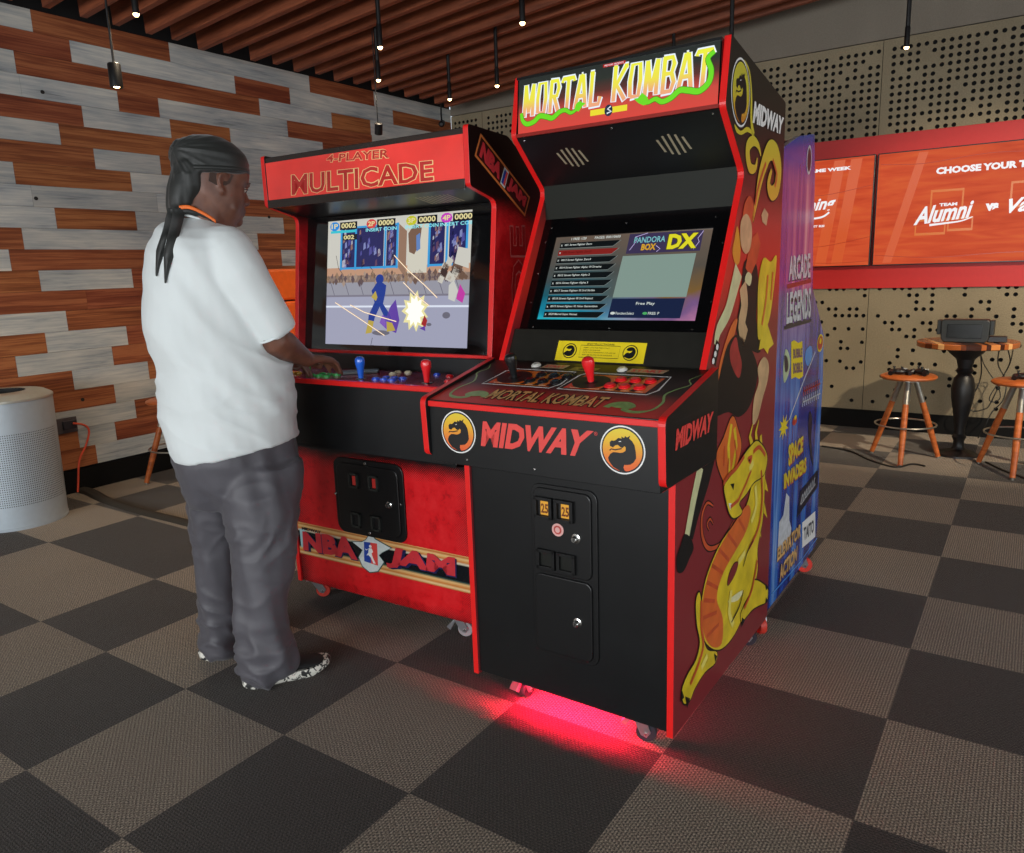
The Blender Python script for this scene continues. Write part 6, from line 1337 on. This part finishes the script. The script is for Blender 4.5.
# ---- T-shirt
mb = MB()
sh = [(218, 176, 214, .070), (223, 166, 224, .10), (230, 155, 238, .145), (240, 147.5, 248, .185), (252, 144, 257, .20), (266, 142.5, 264, .20), (294, 140.5, 267, .198), (326, 142, 272, .198), (342, 147.5, 278, .198), (356, 154.5, 286, .20), (366, 157.5, 291, .203), (378, 156, 293, .206), (400, 157, 294.5, .206), (422, 160.5, 295.5, .206), (438, 165, 297, .204)]
rings = [ring_px(*t) for t in sh]
a = VP(171, 446, 0); c = VP(299, 444, 0); mm = (a+c)/2; A_ = (c-a).dot(e1)/2
rings.append(rg_(mm, A_, .20, tilt=.13)); 
loft(mb, rings[:-1]+[rings[-1]], M_shirt)
SE_ = VP(276.0, 333.5, -.125)
chain(mb, [VP(226, 250, -.13), VP(240, 272, -.155), mid(VP(240, 272, -.155), SE_, .5)], [.082, .082, .076], M_shirt, 22)
mb.tube([VP(240, 272, -.155), mid(VP(240, 272, -.155), SE_, .5), SE_], [.082, .074, .0665], M_shirt, 26)
SL2 = mid(SHL, ELL, .72); chain(mb, [SHL+Vector((0, 0, -.005)), mid(SHL, SL2, .5)], [.08, .076], M_shirt, 20); mb.tube([mid(SHL, SL2, .4), SL2], [.078, .07], M_shirt, 22)
def fold_shirt(co, nn):
    z = co.z; a = (co-O).dot(e1); d = 0
    low = max(0, min(1, (1.30-z)/.25))
    q = Vector((a*5.5+z*3.2, (co-O).dot(vd)*4, z*13+a*5))
    d += (1-abs(mnoise.noise(q))*2)**2*.010*low*(.35+.65*max(0, 1-abs(z-1.06)/.25))
    q2 = Vector((a*4, (co-O).dot(vd)*4, z*5)); d += mnoise.noise(q2)*.010
    # folds running from the armpit down the back
    q3 = Vector((a*16+z*9, 0, z*2.2)); d += mnoise.noise(q3)*.010*(1 if z > .95 else .5)
    return d
shirt = fuse(mb, 'shirt', .0075, 4, fold_shirt, body, M_shirt)
# hem line stitched at the bottom of the sleeve
mb = MB(); ax = (SE_-mid(VP(240, 272, -.155), SE_, .5)).normalized(); mb.torus(SE_-ax*.004, .0655, .004, M_shirt, ax, 40, 8); mb.build('sleeve_hem', shirt)
mb = MB()
col = [rg_(VP(195.5, 217.5, 0), .066, .074, 40, -.30, 2.0), rg_(VP(196, 220.5, 0), .074, .082, 40, -.30, 2.0)]
n = 40; mb.add(col[0]+col[1], [(k, (k+1) % n, n+(k+1) % n, n+k) for k in range(n)], M_shirt, True); cl = mb.build('collar', shirt); sd = cl.modifiers.new('s', 'SOLIDIFY'); sd.thickness = .004; sd.offset = 0

# ---- trousers
mb = MB()
loft(mb, [ring_px(y, L, R, B, 0) for y, L, R, B in ((432, 168, 295, .175), (442, 170, 297, .185), (455, 172, 299, .185), (475, 179, 299.5, .175), (490, 184, 298, .15), (500, 190, 290, .11))], M_pant)
RO, LO = -.13, .10
loft(mb, [ring_px(y, L, R, B, off) for y, L, R, B, off in ((462, 214, 300.5, .12, -.07), (490, 218, 301.5, .13, -.09), (516, 225, 299.5, .125, -.10), (540, 231, 298, .115, -.115), (575, 233, 294.5, .105, -.13), (597, 233.5, 290.5, .098, -.14), (622, 236, 286, .09, -.15), (645, 238, 291, .088, -.16), (662, 239, 297, .085, -.16), (674, 241, 290, .075, -.16), (681, 247, 277, .05, -.16))], M_pant)
loft(mb, [ring_px(y, L, R, B, off) for y, L, R, B, off in ((468, 178, 246, .12, .07), (490, 184, 248, .125, .08), (516, 189, 248, .115, .09), (540, 192.5, 246, .105, .10), (575, 196, 244, .098, .11), (600, 197.5, 242, .09, .115), (625, 198.5, 240, .085, .12), (640, 201, 238, .08, .12), (651, 204, 236, .07, .12))], M_pant)
def fold_pant(co, nn):
    z = co.z; a = (co-O).dot(e1); dd = (co-O).dot(vd)
    low = max(0, min(1, (.30-z)/.25)); d = 0
    d += mnoise.noise(Vector((a*17+z*2.5, dd*17, z*2.0)))*.016
    q = Vector((a*7+z*6, dd*7, z*15)); d += (1-abs(mnoise.noise(q))*2)**2*(.004+.015*low)
    kn = max(0, 1-abs(z-.52)/.10); d += (1-abs(mnoise.noise(Vector((a*9, dd*9+3, z*16-a*8))))*2)**2*.010*kn
    return d-.002
tr = fuse(mb, 'trousers', .0078, 4, fold_pant, body, M_pant)

# ---- shoes with speckled soles
s = NT('speckled_sole'); tc = s.n('ShaderNodeTexCoord'); vo = s.n('ShaderNodeTexNoise', i_Scale=48., i_Detail=2., i_Roughness=.6, i_Distortion=1.2); s.l(tc.outputs['Object'], vo.inputs['Vector'])
s.l(s.ramp(vo.outputs['Fac'], [(.0, '#dddbd0'), (.50, '#d5d3c8'), (.53, '#2a2a2a'), (1, '#1c1c1c')], 'LINEAR'), s.b.inputs['Base Color']); s.b.inputs['Roughness'].default_value = .6; M_sole = s.m
M_shoe = cloth('black_knit', '#0c0c0d', .1, .8, .05, 500., .4)
def shoe(h, t):
    f = (t-h); L = f.length; f.normalize(); s_ = Vector((-f.y, f.x, 0)); up = Vector((0, 0, 1))
    def sec(x): return .030+.020*math.sin(PI*min(1, x*1.05)**.8)**.9 if x < .98 else .022
    mbs = MB(); n = 22; W = []
    prof = [0, .02, .06, .13, .22, .33, .45, .57, .68, .78, .87, .94, .98, 1.0]; wid = [.012, .026, .034, .038, .037, .035, .037, .043, .048, .048, .042, .031, .019, .006]
    rings = []
    outl_ = [(x*L, w) for x, w in zip(prof, wid)]+[(x*L, -w) for x, w in list(zip(prof, wid))[::-1]]
    base = [h+f*x+s_*w for x, w in outl_]; m_ = len(base); lift = [max(0, (x/L-.78))*.06+max(0, (.08-x/L))*.08 for x, w in outl_]
    lv = []
    for zz, g in ((.0, .93), (.006, 1.0), (.022, 1.02), (.030, .98)):
        c0 = h+f*L/2; lv.append([c0+(p-c0)*g+up*(zz+li) for p, li in zip(base, lift)])
    loft(mbs, lv, M_sole); so = mbs.build('sole')
    mu = MB(); ups = []
    for x, w, hh in ((.015, .022, .062), (.05, .032, .092), (.14, .037, .098), (.25, .037, .100), (.34, .036, .094), (.44, .037, .082), (.56, .042, .068), (.68, .046, .058), (.80, .045, .050), (.90, .036, .044), (.97, .02, .036)):
        c = h+f*(x*L); r = []
        for k in range(n):
            a = 2*PI*k/n; ca, sa = math.cos(a), math.sin(a); zz = .022+max(0, x-.78)*.06; r.append(c+s_*(ca*w)+up*(zz+(hh-zz)*.5+sa*(hh-zz)*.5+ (0)))
        ups.append(r)
    loft(mu, ups, M_shoe); u_ = mu.build('shoe', body); so.parent = u_; ss = u_.modifiers.new('s', 'SUBSURF'); ss.levels = ss.render_levels = 1
    return u_
shoe(RF0, RF1); shoe(LF0, LF1)

# ---- durag: close cap with a band, a flap down the neck and two long tails
mb = MB(); 
cap = [(176, 178, 245.5, .092), (171.5, 172.5, 249, .094), (165, 170.5, 249, .094), (156, 169, 245.5, .092), (149, 169.5, 240, .088), (143, 173, 233, .078), (139, 181, 224, .064), (136, 191, 213, .036)]
loft(mb, [ring_px(y, L, R, B, .0, pw=2.25) for y, L, R, B in cap], M_drg)
mb.ball(VP(182, 156, 0), .040, M_drg, 18, 12, (1, 1, .9))
flap = [(164, 173, 209, .085), (176, 170, 210, .090), (188, 167.5, 208.5, .090), (198, 166.5, 205, .086), (206, 166.5, 201, .078), (213, 167.5, 192, .060), (220, 169.5, 184, .04)]
loft(mb, [ring_px(y, L, R, B, 0.0) for y, L, R, B in flap], M_drg)
def fold_drg(co, nn):
    a = (co-O).dot(e1); z = co.z; dd = (co-O).dot(vd)
    if z < 1.665: return mnoise.noise(Vector((a*55, dd*55, z*6)))*.006
    c = VP(172, 150, 0); v_ = co-c; r = v_.length; ang = math.atan2(v_.z, v_.dot(e1))
    return mnoise.noise(Vector((ang*9, dd*14, r*4)))*.003
dg = fuse(mb, 'durag', .0045, 3, fold_drg, body, M_drg)
mb = MB(); bandp = []
for r in (ring_px(173.5, 171.5, 249.5, .0955, 0, n=40, tilt=-.02), ring_px(169.0, 171.0, 249.5, .0955, 0, n=40, tilt=-.02)): bandp.append(r)
n = 40; mb.add(bandp[0]+bandp[1], [(k, (k+1) % n, n+(k+1) % n, n+k) for k in range(n)], M_drg, True); bd = mb.build('band', dg); sd = bd.modifiers.new('s', 'SOLIDIFY'); sd.thickness = .004
def tail(pts, w0, w1, off):
    mb = MB(); pp = [VP(x, y, o_) for x, y, o_ in pts]; q = [Vector(t) for t in smooth2([tuple(p) for p in pp], 5)]; n = len(q); vs = []; fs = []
    for i, p in enumerate(q):
        w = w0+(w1-w0)*i/(n-1); w = w*(1 if i < n-9 else (n-1-i)/9*.9+.06); vs += [p-e1*w/2, p+e1*w*.0-vd*.004, p+e1*w/2]
    for i in range(n-1): fs += [(3*i, 3*i+1, 3*i+4, 3*i+3), (3*i+1, 3*i+2, 3*i+5, 3*i+4)]
    mb.add(vs, fs, M_drg, True); o = mb.build('durag_tail', dg); sd = o.modifiers.new('s', 'SOLIDIFY'); sd.thickness = .004; sd.offset = 0
def surf_off(px, py):
    """depth of the shirt's near face at a pixel, so that the tails lie on the back"""
    dr = (VP(px, py, 0)-CAM['pos']).normalized(); dg_ = bpy.context.evaluated_depsgraph_get(); okk, loc, nn, ix = shirt.ray_cast(CAM['pos'], dr)
    return ((loc-O).dot(vd)-.006) if okk else -.19
bpy.context.view_layer.update()
tail([(175, 208, -.075), (172, 217, surf_off(172, 222)), (168, 232, surf_off(168, 232)), (162, 248, surf_off(162, 248)), (158.5, 262, surf_off(158.5, 262)), (156.5, 276, surf_off(157, 276))], .036, .022, 0)
tail([(179, 208, -.078), (178, 218, surf_off(178, 222)), (174, 234, surf_off(174, 234)), (169.5, 252, surf_off(169.5, 252)), (167, 268, surf_off(167, 268)), (165.5, 283, surf_off(165.5, 283))], .036, .024, 0)
# lanyard and dark neck tape at the collar
M_or = mat('orange_lanyard', '#e8702c', .5)
mb = MB(); lp = [VP(179, 207.5, -.082), VP(188, 207, -.088), VP(198, 210.5, -.088), (VP(209, 216.5, -.083)), VP(216, 221.5, -.082)]; lp = [Vector(t) for t in smooth2([tuple(p) for p in lp], 4)]
bk = MB(); vb = []
for i, p in enumerate(lp): vb += [p-Vector((0, 0, .004)), p-Vector((0, 0, .022 if i < 8 else .014))+vd*.004]
bk.add(vb, [(2*i, 2*i+1, 2*i+3, 2*i+2) for i in range(len(lp)-1)], M_drg, True); kb = bk.build('neck_tape', body); sd = kb.modifiers.new('s', 'SOLIDIFY'); sd.thickness = .003
vs = []; fs = []
for i, p in enumerate(lp): vs += [p+Vector((0, 0, .0055)), p-Vector((0, 0, .0055))]
for i in range(len(lp)-1): fs.append((2*i, 2*i+1, 2*i+3, 2*i+2))
mb.add(vs, fs, M_or, True); ly = mb.build('lanyard', body); tag(ly, 'orange strap round the neck'); sd = ly.modifiers.new('s', 'SOLIDIFY'); sd.thickness = .003
# short hair under the band, eye
mb = MB(); M_hair = cloth('cropped_black_hair', '#3d2a22', .2, .9, .2, 700., .8)
for s_ in (-1, 1):
    vs = [HP(-.045, s_*.0715, .095), HP(-.045, s_*.0735, .15), HP(-.01, s_*.0765, .155), HP(.03, s_*.0735, .155), HP(.055, s_*.0655, .150), HP(.04, s_*.070, .138), HP(.025, s_*.0745, .128), HP(.018, s_*.0750, .105), HP(.006, s_*.0755, .095), HP(-.02, s_*.0750, .088)]
    mb.add(vs, [list(range(len(vs)))], M_hair)
hr = mb.build('hair', body); sd = hr.modifiers.new('s', 'SOLIDIFY'); sd.thickness = .003; sd.offset = 0
M_eyew = mat('eye_white', '#a09488', .2, var=0); M_iris = mat('dark_iris', '#1a0f0a', .15, var=0)
for s_ in (-1, 1):
    mb = MB(); mb.ball(HP(.0805, s_*.030, .106), .0095, M_eyew, 14, 10); mb.ball(HP(.0852, s_*.0305, .104), .0062, M_iris, 12, 8); ey = mb.build('eye', body)
    mb = MB(); chain(mb, [HP(.079, s_*.042, .106), HP(.092, s_*.036, .109), HP(.0945, s_*.028, .110), HP(.090, s_*.020, .108)], [.0012, .0016, .0016, .0012], M_iris, 6); chain(mb, [HP(.086, s_*.044, .124), HP(.096, s_*.034, .130), HP(.1, s_*.018, .129)], [.0016, .0028, .002], M_hair, 6); mb.build('eyebrow', body)
# ------------------------------------------------------------------ light
w = bpy.data.worlds.new('world'); scene.world = w; w.use_nodes = True
bg = w.node_tree.nodes['Background']; bg.inputs[0].default_value = (.80, .90, 1.0, 1); bg.inputs[1].default_value = 1.2
def area(name, loc, rot, sx, sy, col, e, spread=None):
    l = bpy.data.lights.new(name, 'AREA'); l.shape = 'RECTANGLE'; l.size = sx; l.size_y = sy; l.color = col; l.energy = e
    if spread: l.spread = spread
    o = bpy.data.objects.new(name, l); COL.objects.link(o); o.location = loc; o.rotation_euler = rot; return o
for a, c in WB: area('daylight', ((a+c)/2, YB+.02, 1.35), (PI/2, 0, 0), c-a-.1, 1.8, (.95, .98, 1.0), 160)
for a, c in WE: area('daylight', (XE-.02, (a+c)/2, 1.35), (PI/2, 0, PI/2), c-a-.1, 1.8, (.95, .98, 1.0), 52)
scene.view_settings.view_transform = 'Standard'; scene.view_settings.look = 'None'; scene.view_settings.exposure = .0; scene.view_settings.gamma = 1
scene.view_settings.use_curve_mapping = False
